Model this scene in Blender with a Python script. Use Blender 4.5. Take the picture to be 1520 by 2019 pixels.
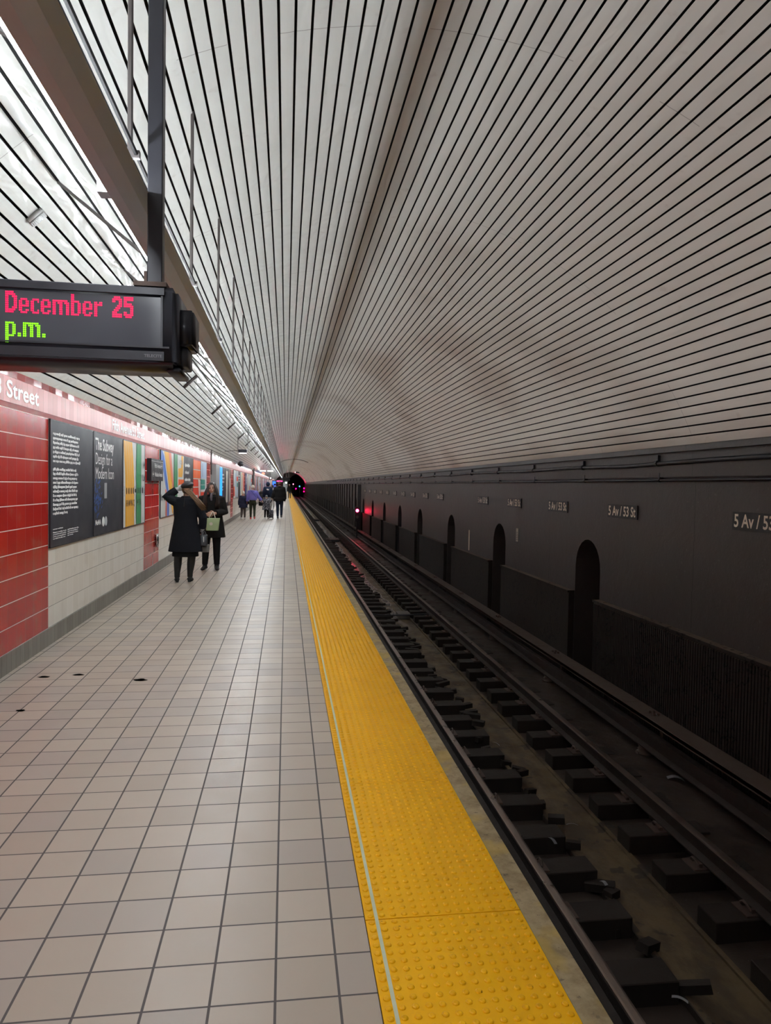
import bpy, bmesh, math, random
from mathutils import Vector, Matrix
random.seed(7)
PI = math.pi
S = bpy.context.scene
C = S.collection
for o in list(bpy.data.objects): bpy.data.objects.remove(o)

# ------------------------------------------------------------------ camera
EYE = 1.64
FPX, CX, CY = 1400.0, 760.0, 1009.5
def make_camera():
    vx, vy = 564 - CX, 955 - CY
    r = math.radians(1.0); c, s = math.cos(r), math.sin(r)
    ux, uy = vx * c + vy * s, -vx * s + vy * c
    n = math.sqrt(ux * ux + uy * uy + FPX * FPX)
    yaw = math.asin(-ux / n); pit = math.asin((uy / n) / math.cos(yaw))
    fw = Vector((math.sin(yaw) * math.cos(pit), math.cos(yaw) * math.cos(pit), math.sin(pit)))
    rt = Vector((math.cos(yaw), -math.sin(yaw), 0)); up = rt.cross(fw)
    # clockwise roll of the picture
    rt2 = rt * c + up * s
    up2 = up * c - rt * s
    M = Matrix((rt2, up2, -fw)).transposed().to_4x4()
    M.translation = Vector((0, 0, EYE))
    cam = bpy.data.cameras.new('camera'); o = bpy.data.objects.new('camera', cam); C.objects.link(o)
    o.matrix_world = M
    cam.sensor_fit = 'HORIZONTAL'; cam.sensor_width = 36.0; cam.lens = 36.0 * FPX / 1520.0
    cam.clip_start = 0.05; cam.clip_end = 600
    S.camera = o
make_camera()
# ------------------------------------------------------------------ world, exposure, lamp power
w = bpy.data.worlds.new('world'); S.world = w; w.use_nodes = True
w.node_tree.nodes['Background'].inputs[0].default_value = (0.5, 0.45, 0.42, 1)
w.node_tree.nodes['Background'].inputs[1].default_value = 0.0
S.view_settings.view_transform = 'Standard'; S.view_settings.look = 'None'
S.view_settings.gamma = 1.0; S.view_settings.use_curve_mapping = False
S.view_settings.exposure = 0.80
TUBE_POWER = 78.0
TUBE_COLOR = (0.92, 0.97, 1.0)
try:
    S.cycles.max_bounces = 12; S.cycles.diffuse_bounces = 7; S.cycles.glossy_bounces = 5
    S.cycles.use_light_tree = True
    S.cycles.caustics_reflective = True
    S.cycles.sample_clamp_indirect = 6.0
except Exception: pass

# ------------------------------------------------------------------ material helpers
class NT:
    def __init__(s, name):
        s.m = bpy.data.materials.new(name); s.m.use_nodes = True
        s.t = s.m.node_tree; s.b = s.t.nodes['Principled BSDF']; s._geo = None
    def n(s, typ, **kw):
        x = s.t.nodes.new(typ)
        for k, v in kw.items(): setattr(x, k, v)
        return x
    def put(s, sock, v):
        if isinstance(v, bpy.types.NodeSocket): s.t.links.new(v, sock)
        elif isinstance(v, (tuple, list)) and len(v) == 3 and sock.type == 'RGBA': sock.default_value = (*v, 1)
        else: sock.default_value = v
    def pos(s):
        if s._geo is None:
            g = s.n('ShaderNodeNewGeometry'); x = s.n('ShaderNodeSeparateXYZ')
            s.t.links.new(g.outputs['Position'], x.inputs[0]); s._geo = (g.outputs['Position'], x.outputs)
        return s._geo
    def math(s, op, a, b=None, c=None, clamp=False):
        x = s.n('ShaderNodeMath', operation=op, use_clamp=clamp)
        s.put(x.inputs[0], a)
        if b is not None: s.put(x.inputs[1], b)
        if c is not None: s.put(x.inputs[2], c)
        return x.outputs[0]
    def mix(s, f, a, b, mode='MIX'):
        x = s.n('ShaderNodeMix', data_type='RGBA', blend_type=mode)
        s.put(x.inputs[0], f); s.put(x.inputs[6], a); s.put(x.inputs[7], b)
        return x.outputs[2]
    def noise(s, scale, detail=3, rough=.55, vec=None, dist=0.0):
        x = s.n('ShaderNodeTexNoise'); x.inputs['Scale'].default_value = scale
        x.inputs['Detail'].default_value = detail; x.inputs['Roughness'].default_value = rough
        x.inputs['Distortion'].default_value = dist
        s.put(x.inputs['Vector'], vec if vec is not None else s.pos()[0])
        return x.outputs['Fac']
    def ramp(s, f, lo, hi, a=0.0, b=1.0):
        x = s.n('ShaderNodeMapRange'); x.interpolation_type = 'SMOOTHSTEP'
        s.put(x.inputs[0], f); x.inputs[1].default_value = lo; x.inputs[2].default_value = hi
        x.inputs[3].default_value = a; x.inputs[4].default_value = b
        return x.outputs[0]
    def comb(s, x, y, z):
        k = s.n('ShaderNodeCombineXYZ')
        for i, v in enumerate((x, y, z)): s.put(k.inputs[i], v)
        return k.outputs[0]
    def line(s, coord, period, off, width):
        # 1 on a joint line, 0 elsewhere
        a = s.math('SUBTRACT', coord, off - width / 2); a = s.math('DIVIDE', a, period)
        a = s.math('FRACT', a)
        return s.math('LESS_THAN', a, width / period)
    def cell(s, coord, period, off):
        return s.math('FLOOR', s.math('DIVIDE', s.math('SUBTRACT', coord, off), period))
    def white(s, vec):
        x = s.n('ShaderNodeTexWhiteNoise', noise_dimensions='3D'); s.put(x.inputs['Vector'], vec)
        return x.outputs['Value'], x.outputs['Color']
    def bump(s, h, strength=.3, dist=.01, normal=None):
        x = s.n('ShaderNodeBump'); x.inputs['Strength'].default_value = strength
        x.inputs['Distance'].default_value = dist; s.put(x.inputs['Height'], h)
        if normal is not None: s.put(x.inputs['Normal'], normal)
        return x.outputs[0]
    def out(s, col=None, rough=None, metal=None, normal=None, spec=None, emit=None, es=None, coat=None):
        i = s.b.inputs
        if col is not None: s.put(i['Base Color'], col)
        if rough is not None: s.put(i['Roughness'], rough)
        if metal is not None: s.put(i['Metallic'], metal)
        if normal is not None: s.put(i['Normal'], normal)
        if spec is not None: s.put(i['Specular IOR Level'], spec)
        if coat is not None: s.put(i['Coat Weight'], coat)
        if emit is not None:
            s.put(i['Emission Color'], emit); s.put(i['Emission Strength'], es)
        return s.m

MATS = {}
def pm(name, col, rough=.6, metal=0.0, var=.12, scale=14.0, bump=0.0, spec=.5):
    """plain procedural material: a base colour broken up by noise"""
    if name in MATS: return MATS[name]
    t = NT(name)
    f = t.noise(scale, 3)
    lo = tuple(c * (1 - var) for c in col); hi = tuple(min(1, c * (1 + var)) for c in col)
    nrm = t.bump(t.noise(scale * 6, 3), bump, .004) if bump else None
    MATS[name] = t.out(t.mix(f, lo, hi), t.ramp(f, .3, .7, max(0, rough - .06), min(1, rough + .06)), metal, nrm, spec)
    return MATS[name]
def em(name, col, strength):
    if name in MATS: return MATS[name]
    t = NT(name); MATS[name] = t.out((0.02, 0.02, 0.02), .5, emit=col, es=strength); return MATS[name]

# ------------------------------------------------------------------ mesh helpers
def nb(): return bmesh.new()
def bx(bm, x0, x1, y0, y1, z0, z1, M=None):
    vs = [bm.verts.new((x, y, z)) for z in (z0, z1) for y in (y0, y1) for x in (x0, x1)]
    if M is not None:
        for v in vs: v.co = M @ v.co
    f = [(0, 2, 3, 1), (4, 5, 7, 6), (0, 1, 5, 4), (2, 6, 7, 3), (0, 4, 6, 2), (1, 3, 7, 5)]
    for q in f: bm.faces.new([vs[i] for i in q])
    return vs
def quad(bm, a, b, c, d): bm.faces.new([bm.verts.new(p) for p in (a, b, c, d)])
def tube(bm, pts, rad, n=8, cap=True, flat=1.0, upv=None):
    """tube along a polyline; rad a number or one per point; flat squashes it along upv"""
    pts = [Vector(p) for p in pts]; m = len(pts)
    if not isinstance(rad, (list, tuple)): rad = [rad] * m
    rings = []; prev = None
    for i, p in enumerate(pts):
        d = (pts[min(i + 1, m - 1)] - pts[max(i - 1, 0)])
        if d.length < 1e-9: d = Vector((0, 0, 1))
        d.normalize()
        if prev is None:
            u = Vector(upv) if upv is not None else (Vector((0, 0, 1)) if abs(d.z) < .9 else Vector((0, 1, 0)))
        else: u = prev
        u = (u - d * u.dot(d))
        if u.length < 1e-6: u = d.orthogonal()
        u.normalize(); prev = u; v = d.cross(u)
        r = rad[i]
        rings.append([bm.verts.new(p + v * (math.cos(a) * r) + u * (math.sin(a) * r * flat))
                      for a in (2 * PI * k / n for k in range(n))])
    for i in range(m - 1):
        for k in range(n):
            bm.faces.new((rings[i][k], rings[i][(k + 1) % n], rings[i + 1][(k + 1) % n], rings[i + 1][k]))
    if cap: bm.faces.new(rings[0][::-1]); bm.faces.new(rings[-1])
def loft(bm, rings, n=24, cap=True, power=2.0):
    """stack of horizontal (super)ellipses: (cx, cy, z, rx, ry)"""
    R = []
    for cx, cy, z, rx, ry in rings:
        r = []
        for k in range(n):
            a = 2 * PI * k / n; ca, sa = math.cos(a), math.sin(a)
            r.append(bm.verts.new((cx + rx * math.copysign(abs(ca) ** (2 / power), ca), cy + ry * math.copysign(abs(sa) ** (2 / power), sa), z)))
        R.append(r)
    for i in range(len(R) - 1):
        for k in range(n): bm.faces.new((R[i][k], R[i][(k + 1) % n], R[i + 1][(k + 1) % n], R[i + 1][k]))
    if cap: bm.faces.new(R[0][::-1]); bm.faces.new(R[-1])
def ell(bm, c, r, seg=16, ring=10, M=None):
    """ellipsoid"""
    mat = Matrix.Translation(Vector(c)) @ (M if M is not None else Matrix.Identity(4)) @ Matrix.Diagonal((r[0], r[1], r[2], 1))
    bmesh.ops.create_uvsphere(bm, u_segments=seg, v_segments=ring, radius=1.0, matrix=mat)
def prism(bm, poly, y0, y1, closed=True):
    """polygon in x,z extruded along y"""
    a = [bm.verts.new((x, y0, z)) for x, z in poly]; b = [bm.verts.new((x, y1, z)) for x, z in poly]
    m = len(poly)
    for i in range(m if closed else m - 1): bm.faces.new((a[i], a[(i + 1) % m], b[(i + 1) % m], b[i]))
    if closed: bm.faces.new(a[::-1]); bm.faces.new(b)
def obj(name, bm, mat, parent=None, smooth=False, loc=None, recalc=True):
    me = bpy.data.meshes.new(name)
    if recalc: bmesh.ops.recalc_face_normals(bm, faces=bm.faces)
    bm.to_mesh(me); bm.free()
    if smooth:
        for p in me.polygons: p.use_smooth = True
    if isinstance(mat, (list, tuple)):
        for m_ in mat: me.materials.append(m_)
    else: me.materials.append(mat)
    o = bpy.data.objects.new(name, me); C.objects.link(o)
    if parent is not None: o.parent = parent
    if loc is not None: o.location = loc
    return o
def tag(o, label, cat, group=None, kind=None):
    o['label'] = label; o['category'] = cat
    if group: o['group'] = group
    if kind: o['kind'] = kind
    return o
def thing(name, label, cat, loc=(0, 0, 0), rz=0.0, group=None):
    o = bpy.data.objects.new(name, None); C.objects.link(o); o.empty_display_size = .1
    o.location = loc; o.rotation_euler = (0, 0, rz)
    return tag(o, label, cat, group)
def struct(o): o['kind'] = 'structure'; return o
def dup(root, loc, label=None, rz=None):
    def cp(o, par):
        c = o.copy(); C.objects.link(c); c.parent = par
        for ch in kids.get(o.name, []): cp(ch, c)
        return c
    kids = {}
    def coll(o):
        kids[o.name] = list(o.children)
        for ch in o.children: coll(ch)
    coll(root)
    r = cp(root, None); r.location = loc
    if label: r['label'] = label
    if rz is not None: r.rotation_euler = (0, 0, rz)
    return r
def shade_auto(o):
    for p in o.data.polygons: p.use_smooth = True
def bake(o, voxel=None, smooth=0, sub=0):
    """fuse the pieces of a mesh into one continuous surface"""
    if voxel:
        m = o.modifiers.new('fuse', 'REMESH'); m.mode = 'VOXEL'; m.voxel_size = voxel; m.use_smooth_shade = True
    if smooth:
        m = o.modifiers.new('soften', 'SMOOTH'); m.iterations = smooth; m.factor = .5
    bpy.context.view_layer.update()
    dg = bpy.context.evaluated_depsgraph_get()
    me = bpy.data.meshes.new_from_object(o.evaluated_get(dg)); o.modifiers.clear()
    old = o.data; me.name = old.name; o.data = me; bpy.data.meshes.remove(old)
    for p in o.data.polygons: p.use_smooth = True
    return o
def text_bm(txt, size, bold=0.0, sx=1.0, align='LEFT', depth=0.0, spacing=1.0, line=1.0):
    cu = bpy.data.curves.new('t', 'FONT'); cu.body = txt; cu.size = size; cu.offset = bold
    cu.align_x = align; cu.space_character = spacing; cu.space_line = line; cu.extrude = depth; cu.resolution_u = 3
    o = bpy.data.objects.new('t', cu); C.objects.link(o); bpy.context.view_layer.update()
    dg = bpy.context.evaluated_depsgraph_get()
    me = bpy.data.meshes.new_from_object(o.evaluated_get(dg))
    bm = nb(); bm.from_mesh(me); bpy.data.objects.remove(o); bpy.data.curves.remove(cu); bpy.data.meshes.remove(me)
    for v in bm.verts: v.co.x *= sx
    return bm
def xf(bm, M):
    for v in bm.verts: v.co = M @ v.co
    return bm
# text on the left wall faces +x and reads along +y; on the right wall faces -x and reads along -y
def MW_L(x, y, z): return Matrix(((0, 0, 1, x), (1, 0, 0, y), (0, 1, 0, z), (0, 0, 0, 1)))
def MW_R(x, y, z): return Matrix(((0, 0, -1, x), (-1, 0, 0, y), (0, 1, 0, z), (0, 0, 0, 1)))
def MW_F(x, y, z): return Matrix(((1, 0, 0, x), (0, 0, -1, y), (0, 1, 0, z), (0, 0, 0, 1)))

# ------------------------------------------------------------------ dimensions (m)
XW = -2.32            # tiled wall
XE0, XE1, XE = 0.317, 0.923, 1.02   # tactile strip, concrete nosing
YA, YB = -4.0, 170.0
CC, CR = (0.876, 0.729), 3.684      # vault centre (x,z) and radius
ZB = -1.49            # track bed
XR = 4.42             # right hand wall
def vault(a, r=CR): return (CC[0] + r * math.cos(math.radians(a)), CC[1] + r * math.sin(math.radians(a)))

# ------------------------------------------------------------------ materials of the place
def mat_floor():
    t = NT('floor_tile'); P = t.pos()[1]
    gx = t.line(P[0], .2045, .19, .0085); gy = t.line(P[1], .2048, 2.219, .0075)
    g = t.math('MAXIMUM', gx, gy)
    v, c = t.white(t.comb(t.cell(P[0], .2045, .19), t.cell(P[1], .2048, 2.219), 0.0))
    base = t.mix(v, (.41, .345, .280), (.485, .415, .340))
    v2, _ = t.white(t.comb(t.cell(P[0], .2045, .19), t.cell(P[1], .2048, 2.219), 5.0))
    base = t.mix(t.math('MULTIPLY', t.math('GREATER_THAN', v2, .72), .35), base, (.335, .30, .285))
    base = t.mix(t.ramp(t.noise(.9, 4), .45, .8, 0, .18), base, (.30, .25, .22))
    spots = t.math('GREATER_THAN', t.noise(6.0, 1, .3), .93)
    col = t.mix(t.math('MULTIPLY', g, .93), base, (.075, .070, .072))
    h = t.math('SUBTRACT', 1.0, g)
    nr = t.bump(h, .5, .002)
    nr = t.bump(t.noise(9, 1), .03, .004, nr)
    return t.out(col, t.mix(g, t.ramp(t.noise(5), .3, .7, .34, .42), (.8, .8, .8)), 0, nr, .45)
def mat_wall(name, ca, cb, joint, jh, jv, tw, oy, mortar_mix_v=.5, rough=.12, th=.2069, oz=.172, hz=.005, dirt=(.3, .2, .15), tilt=.012):
    t = NT(name); P = t.pos()[1]
    lh = t.line(P[2], th, oz, hz); lv = t.line(P[1], tw, oy, .004)
    cy, cz = t.cell(P[1], tw, oy), t.cell(P[2], th, oz)
    v, c = t.white(t.comb(cy, cz, 1.0))
    base = t.mix(v, ca, cb)
    base = t.mix(t.ramp(t.noise(3.5, 4), .52, .8, 0, .3), base, dirt)
    base = t.mix(t.math('MULTIPLY', lv, mortar_mix_v), base, jv)
    col = t.mix(lh, base, joint)
    # each tile sits at its own slight angle
    mp = t.n('ShaderNodeVectorMath', operation='SUBTRACT'); t.put(mp.inputs[0], c); mp.inputs[1].default_value = (.5, .5, .5)
    sc = t.n('ShaderNodeVectorMath', operation='SCALE'); t.put(sc.inputs[0], mp.outputs[0]); sc.inputs['Scale'].default_value = tilt
    g = t.n('ShaderNodeNewGeometry')
    ad = t.n('ShaderNodeVectorMath', operation='ADD'); t.put(ad.inputs[0], g.outputs['Normal']); t.put(ad.inputs[1], sc.outputs[0])
    nm = t.n('ShaderNodeVectorMath', operation='NORMALIZE'); t.put(nm.inputs[0], ad.outputs[0])
    nr = nm.outputs[0]
    j = t.math('MAXIMUM', lh, lv)
    return t.out(col, t.math('MAXIMUM', rough, t.math('MULTIPLY', j, .6)), 0, nr, .6)
M_FLOOR = mat_floor()
M_RED = mat_wall('red_glazed_tile', (.40, .010, .008), (.50, .018, .011), (.85, .66, .62), (.20, .02, .02), (.20, .015, .015), .2085, 6.357, .6, .26, hz=.0075)
M_REDT = mat_wall('red_trim_tile', (.25, .018, .018), (.34, .03, .026), (.30, .08, .07), (.10, .02, .02), (.45, .18, .16), .2085, 6.357, .6, .16, th=.5, oz=-.1, tilt=.10)
M_REDB = mat_wall('red_lower_trim_tile', (.25, .018, .018), (.34, .03, .026), (.30, .08, .07), (.10, .02, .02), (.35, .12, .10), .2085, 6.357, .6, .5, th=.5, oz=-.1, tilt=.0)
M_BAND = mat_wall('red_band_tile', (.40, .07, .06), (.55, .16, .14), (.16, .02, .02), (.12, .02, .02), (.15, .02, .02), .139, 6.40, .9, .33, th=3.0, oz=-1.0, tilt=.03)
M_WHT = mat_wall('cream_glazed_tile', (.74, .69, .61), (.80, .76, .69), (.10, .09, .09), (.12, .11, .11), (.36, .32, .28), .2085, 7.39, .10, .24, dirt=(.52, .45, .38))
M_BASE = mat_wall('grey_base_tile', (.19, .175, .15), (.25, .235, .205), (.08, .07, .07), (.08, .07, .07), (.06, .055, .05), .104, 6.3, .9, .45, th=3, oz=-1, dirt=(.08, .065, .05), tilt=.0)

def mat_slat():
    t = NT('white_metal_slat'); pos, P = t.pos()
    st = t.comb(t.math('MULTIPLY', P[0], 1.0), t.math('MULTIPLY', P[1], .35), P[2])
    f = t.noise(1.4, 4, .6, st)
    col = t.mix(f, (.59, .60, .575), (.70, .71, .68))
    col = t.mix(t.ramp(P[0], .3, 3.6, 0, .6), col, (.67, .59, .535))  # sooty warm tint rightward; left tone held down in colour against tube glare
    # soot patches spread along the vault
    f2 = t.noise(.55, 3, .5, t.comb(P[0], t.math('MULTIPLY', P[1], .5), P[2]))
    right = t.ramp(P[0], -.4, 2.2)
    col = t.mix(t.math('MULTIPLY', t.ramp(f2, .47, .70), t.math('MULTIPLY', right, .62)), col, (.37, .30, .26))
    col = t.mix(t.math('MULTIPLY', t.ramp(t.noise(7, 4), .62, .78), .25), col, (.36, .30, .26))
    # butt joints of the strips, each row on its own offset
    a = t.math('ARCTAN2', t.math('SUBTRACT', P[2], CC[1]), t.math('SUBTRACT', P[0], CC[0]))
    row = t.math('FLOOR', t.math('MULTIPLY', a, 12.0))
    v, _ = t.white(t.comb(row, 0.0, 2.0))
    y2 = t.math('ADD', P[1], t.math('MULTIPLY', t.math('GREATER_THAN', v, .6), 2.2))
    j = t.line(y2, 4.88, 4.33, .006)
    col = t.mix(t.math('MULTIPLY', j, .55), col, (.12, .10, .10))
    h = t.noise(1.9, 2, .5, t.comb(t.math('MULTIPLY', P[0], 2.2), t.math('MULTIPLY', P[1], .8), t.math('MULTIPLY', P[2], 2.2)), 1.0)
    nr = t.bump(h, .30, .05)
    return t.out(col, t.ramp(P[0], -.6, 1.5, .13, .34), 0, nr, .34)
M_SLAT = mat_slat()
M_DARK = pm('soot_black_backing', (.012, .011, .012), .9)
def mat_blackwall():
    t = NT('black_painted_concrete'); pos, P = t.pos()
    f = t.noise(3, 5, .6); col = t.mix(f, (.036, .029, .028), (.056, .047, .045))
    col = t.mix(t.math('MULTIPLY', t.ramp(t.noise(22, 3), .66, .72), .5), col, (.11, .10, .09))
    spk = t.math('GREATER_THAN', t.noise(60, 1, .3), .80)
    col = t.mix(t.math('MULTIPLY', spk, .5), col, (.20, .19, .19))
    # vertical construction cracks
    w_ = t.math('MULTIPLY', t.math('SUBTRACT', t.noise(3.0, 4, .7, t.comb(0.0, 0.0, P[2])), .5), .10)
    y_ = t.math('ADD', P[1], w_)
    cr = t.line(y_, 4.27, 7.2, .012)
    col = t.mix(t.math('MULTIPLY', cr, .85), col, (.006, .005, .005))
    nr = t.bump(t.noise(9, 5, .65), .35, .015)
    return t.out(col, .48, 0, nr, .6)
M_BLK = mat_blackwall()
def mat_bench():
    t = NT('sooty_bench_concrete'); pos, P = t.pos()
    f = t.noise(6, 5, .65); col = t.mix(f, (.018, .014, .012), (.034, .027, .023))
    # dust lies on what faces up
    g = t.n('ShaderNodeNewGeometry'); s_ = t.n('ShaderNodeSeparateXYZ'); t.t.links.new(g.outputs['Normal'], s_.inputs[0])
    col = t.mix(t.ramp(s_.outputs[2], .5, .9), col, (.12, .09, .07))
    c1 = t.math('LESS_THAN', t.math('ABSOLUTE', t.math('SUBTRACT', t.noise(1.1, 4, .7), .5)), .006)
    col = t.mix(t.math('MULTIPLY', c1, .8), col, (.004, .004, .004))
    return t.out(col, .8, 0, t.bump(t.noise(14, 5, .7), .5, .012), .25)
M_BENCH = mat_bench()
def mat_bed():
    t = NT('dirty_track_bed'); pos, P = t.pos()
    f = t.noise(2.6, 5, .65); col = t.mix(t.ramp(f, .3, .7), (.024, .016, .013), (.052, .036, .028))
    n2 = t.noise(5.0, 4, .6, t.comb(P[0], t.math('MULTIPLY', P[1], .45), 0.0))
    tr = t.math('LESS_THAN', t.math('ABSOLUTE', t.math('SUBTRACT', P[0], 2.72)), .27)
    col = t.mix(t.math('MULTIPLY', tr, t.ramp(n2, .38, .62, .35, 1.0)), col, (.13, .088, .045))
    col = t.mix(t.math('MULTIPLY', t.ramp(t.noise(4.0, 3, .5), .60, .64), .75), col, (.022, .017, .016))
    spk = t.math('GREATER_THAN', t.noise(75, 1, .3), .815)
    col = t.mix(t.math('MULTIPLY', spk, .6), col, (.4, .38, .34))
    # wet silt line along the trough; pale colour puts in its reflected light streak
    wl_ = t.math('ADD', 2.66, t.math('MULTIPLY', t.math('SUBTRACT', t.noise(.5, 4, .6, t.comb(0.0, P[1], 0.0)), .5), .5))
    d_ = t.math('ABSOLUTE', t.math('SUBTRACT', P[0], wl_))
    wet = t.math('MULTIPLY', t.ramp(d_, .03, .11, 1.0, 0.0), t.math('MULTIPLY', t.ramp(P[1], 14, 18), t.ramp(t.noise(3.0, 3), .36, .5)))
    col = t.mix(wet, col, (.21, .185, .175))
    return t.out(col, t.mix(wet, t.ramp(f, .3, .8, .45, .9), (.15, .15, .15)), 0, t.bump(t.noise(11, 6, .7), .4, .015), .4)
M_BED = mat_bed()
def mat_yellow():
    t = NT('yellow_tactile_plastic'); pos, P = t.pos()
    f = t.noise(5, 4); col = t.mix(f, (.82, .41, .002), (.92, .49, .003))
    k = t.math('MULTIPLY', t.ramp(t.noise(11, 5, .7), .58, .76), t.ramp(P[0], .45, .95, .25, .8))
    col = t.mix(k, col, (.30, .15, .03))
    spk = t.math('GREATER_THAN', t.noise(42, 2, .4), .78)
    col = t.mix(t.math('MULTIPLY', spk, .75), col, (.06, .03, .01))
    return t.out(col, .42, 0, t.bump(t.noise(60, 3), .10, .002), .25)
M_YEL = mat_yellow()
def mat_edge():
    t = NT('worn_concrete_nosing'); pos, P = t.pos()
    f = t.noise(8, 6, .7); col = t.mix(t.ramp(f, .3, .7), (.22, .165, .085), (.40, .32, .19))
    col = t.mix(t.ramp(t.noise(26, 4, .6), .60, .72, 0, .7), col, (.07, .05, .04))
    col = t.mix(t.math('MULTIPLY', t.ramp(t.noise(3.0, 3), .52, .62), .45), col, (.50, .34, .06))
    return t.out(col, .75, 0, t.bump(f, .4, .008), .3)
M_EDGE = mat_edge()
M_TIE = pm('creosoted_timber', (.026, .019, .016), .75, 0, .35, 9, .5, .3)
M_RAILTOP = pm('rubbed_rail_steel', (.30, .24, .21), .33, .85, .25, 6)
M_RAIL = pm('rusty_rail_web', (.035, .024, .020), .7, .3, .3, 12, .3)
M_RUST = pm('rust_iron', (.09, .06, .05), .75, .2, .3, 20, .3)
M_COVER = pm('dusty_coverboard', (.085, .060, .048), .7, 0, .25, 7, .3)
M_GREYMETAL = pm('grey_enamel_shield', (.50, .55, .57), .5, .2, .12, 4)
M_ROD = pm('brown_grey_rod', (.13, .115, .115), .5, .3)
M_BLKMET = pm('black_painted_metal', (.028, .028, .036), .38, .2, .2, 9)
M_BLKPLA = pm('charcoal_plastic', (.045, .046, .060), .34, 0, .12, 6)
M_SCREEN = pm('smoked_screen', (.058, .060, .075), .16, 0, .08, 3, 0, .6)
M_WHITEP = pm('white_print', (.78, .77, .75), .55, 0, .04)
M_CREAM = pm('cream_paint', (.85, .77, .65), .7, 0, .10)
M_TUBE = em('fluorescent_tube', TUBE_COLOR, TUBE_POWER)

# ------------------------------------------------------------------ SETTING: platform
bm = nb(); bx(bm, XW - .1, XE0 - .004, YA, YB, -.25, 0)
floor = struct(obj('floor', bm, M_FLOOR))
bm = nb(); bx(bm, XE0 - .004, XE1, YA, YB, -.25, -.012); struct(obj('trim_1', bm, M_BLKMET))
bm = nb()
bx(bm, XE1 + .004, XE, YA, YB, -.25, -.004)
nos = obj('trim_2', bm, M_EDGE); struct(nos)
bm = nb(); bx(bm, XE - .22, XE - .16, YA, YB, ZB, -.25)     # shadowed platform face, set back
for k in range(60): bx(bm, XE - .16, XE - .06, -3 + k * 2.9, -2.75 + k * 2.9, ZB, -.25)
struct(obj('wall_platform_edge', bm, M_BENCH))
bm = nb(); bx(bm, XE - .2, 5.4, YA, 260, ZB - .15, ZB); bed = obj('floor', bm, M_BED); struct(bed)
# left wall: base, red piers, cream dado, trims and the lettered band
def zone(bm, y0, y1, z0, z1, d=0.0):
    bx(bm, XW - .15, XW + d, y0, y1, z0, z1)
piers = [(YA, 7.39), (12.17, 13.54), (21.33, 22.45), (30.61, 32.0)]
y = 39.9
while y < 165: piers.append((y, y + 1.3)); y += 9.2
bays = [(piers[i][1], piers[i + 1][0]) for i in range(len(piers) - 1)] + [(piers[-1][1], YB)]
wl = bpy.data.objects.new('wall_left', None); C.objects.link(wl); struct(wl)
bm = nb()
for a, b in piers: zone(bm, a, b, .172, 2.25)
obj('pier_tiles', bm, M_RED, wl)
bm = nb()
for a, b in bays: zone(bm, a, b, .172, 2.25, -.002)
obj('dado_tiles', bm, M_WHT, wl)
bm = nb(); zone(bm, YA, YB, 2.25, 2.288, .004); obj('lower_border', bm, M_REDB, wl)
bm = nb(); zone(bm, YA, YB, 2.508, 2.575, .004)
obj('band_border', bm, M_REDT, wl)
bm = nb(); zone(bm, YA, YB, 2.290, 2.506, .006); obj('name_band', bm, M_BAND, wl)
bm = nb(); zone(bm, YA, YB, 2.575, 2.9, -.03); obj('recess_strip', bm, M_DARK, wl)
bm = nb(); zone(bm, YA, YB, -.1, .172, .012); b_ = obj('baseboard_left', bm, M_BASE); struct(b_)
# station name letters glazed into the band
M_LET = pm('white_glazed_letter', (.85, .84, .84), .35, 0, .03, 5, 0, .6)
for txt, y0, wid in (('53 Street', 5.91, 1.19), ('Fifth Avenue/53 Street', 9.93, 2.19)):
    tb = text_bm(txt, .20, .004, 1.0, depth=.0012)
    mx = max(v.co.x for v in tb.verts); s_ = wid / mx
    for v in tb.verts: v.co.x *= s_
    xf(tb, MW_L(XW + .0085, y0, 2.335)); obj('name_lettering', tb, M_LET, wl)

# ------------------------------------------------------------------ SETTING: vault
ceil = bpy.data.objects.new('ceiling', None); C.objects.link(ceil); struct(ceil)
bm = nb()
poly = [vault(a, CR + .07) for a in [18 + i * 2 for i in range(69)]]
prism(bm, poly, YA, YB, False); obj('backing', bm, M_DARK, ceil, recalc=False)
edges = []
def seg(a0, a1, n):
    for i in range(n): edges.append(a0 + (a1 - a0) * i / n)
seg(150.2, 140.8, 6); seg(140.8, 126.52, 9); seg(126.52, 120.42, 4); seg(120.42, 66.22, 35); seg(66.22, 55.05, 7); seg(55.05, 22.45, 20)
edges.append(22.45)
bm = nb()
gap = math.degrees(.0175 / CR)
for i in range(len(edges) - 1):
    a0, a1 = edges[i] - gap / 2, edges[i + 1] + gap / 2
    p = [vault(a0, CR + .006), vault(a0), vault((a0 + a1) / 2, CR - .001), vault(a1), vault(a1, CR + .006)]
    prism(bm, p, YA, YB, False)
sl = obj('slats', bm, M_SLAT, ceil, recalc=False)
# cross ring conduits and far seams
bm = nb()
tube(bm, [(vault(a, CR - .03)[0], 78, vault(a, CR - .03)[1]) for a in range(66, 125, 4)], .03, 6)
tag(obj('ring_conduit', bm, M_ROD), 'thin dark conduit arching across the vault far down the platform', 'conduit')

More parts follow.
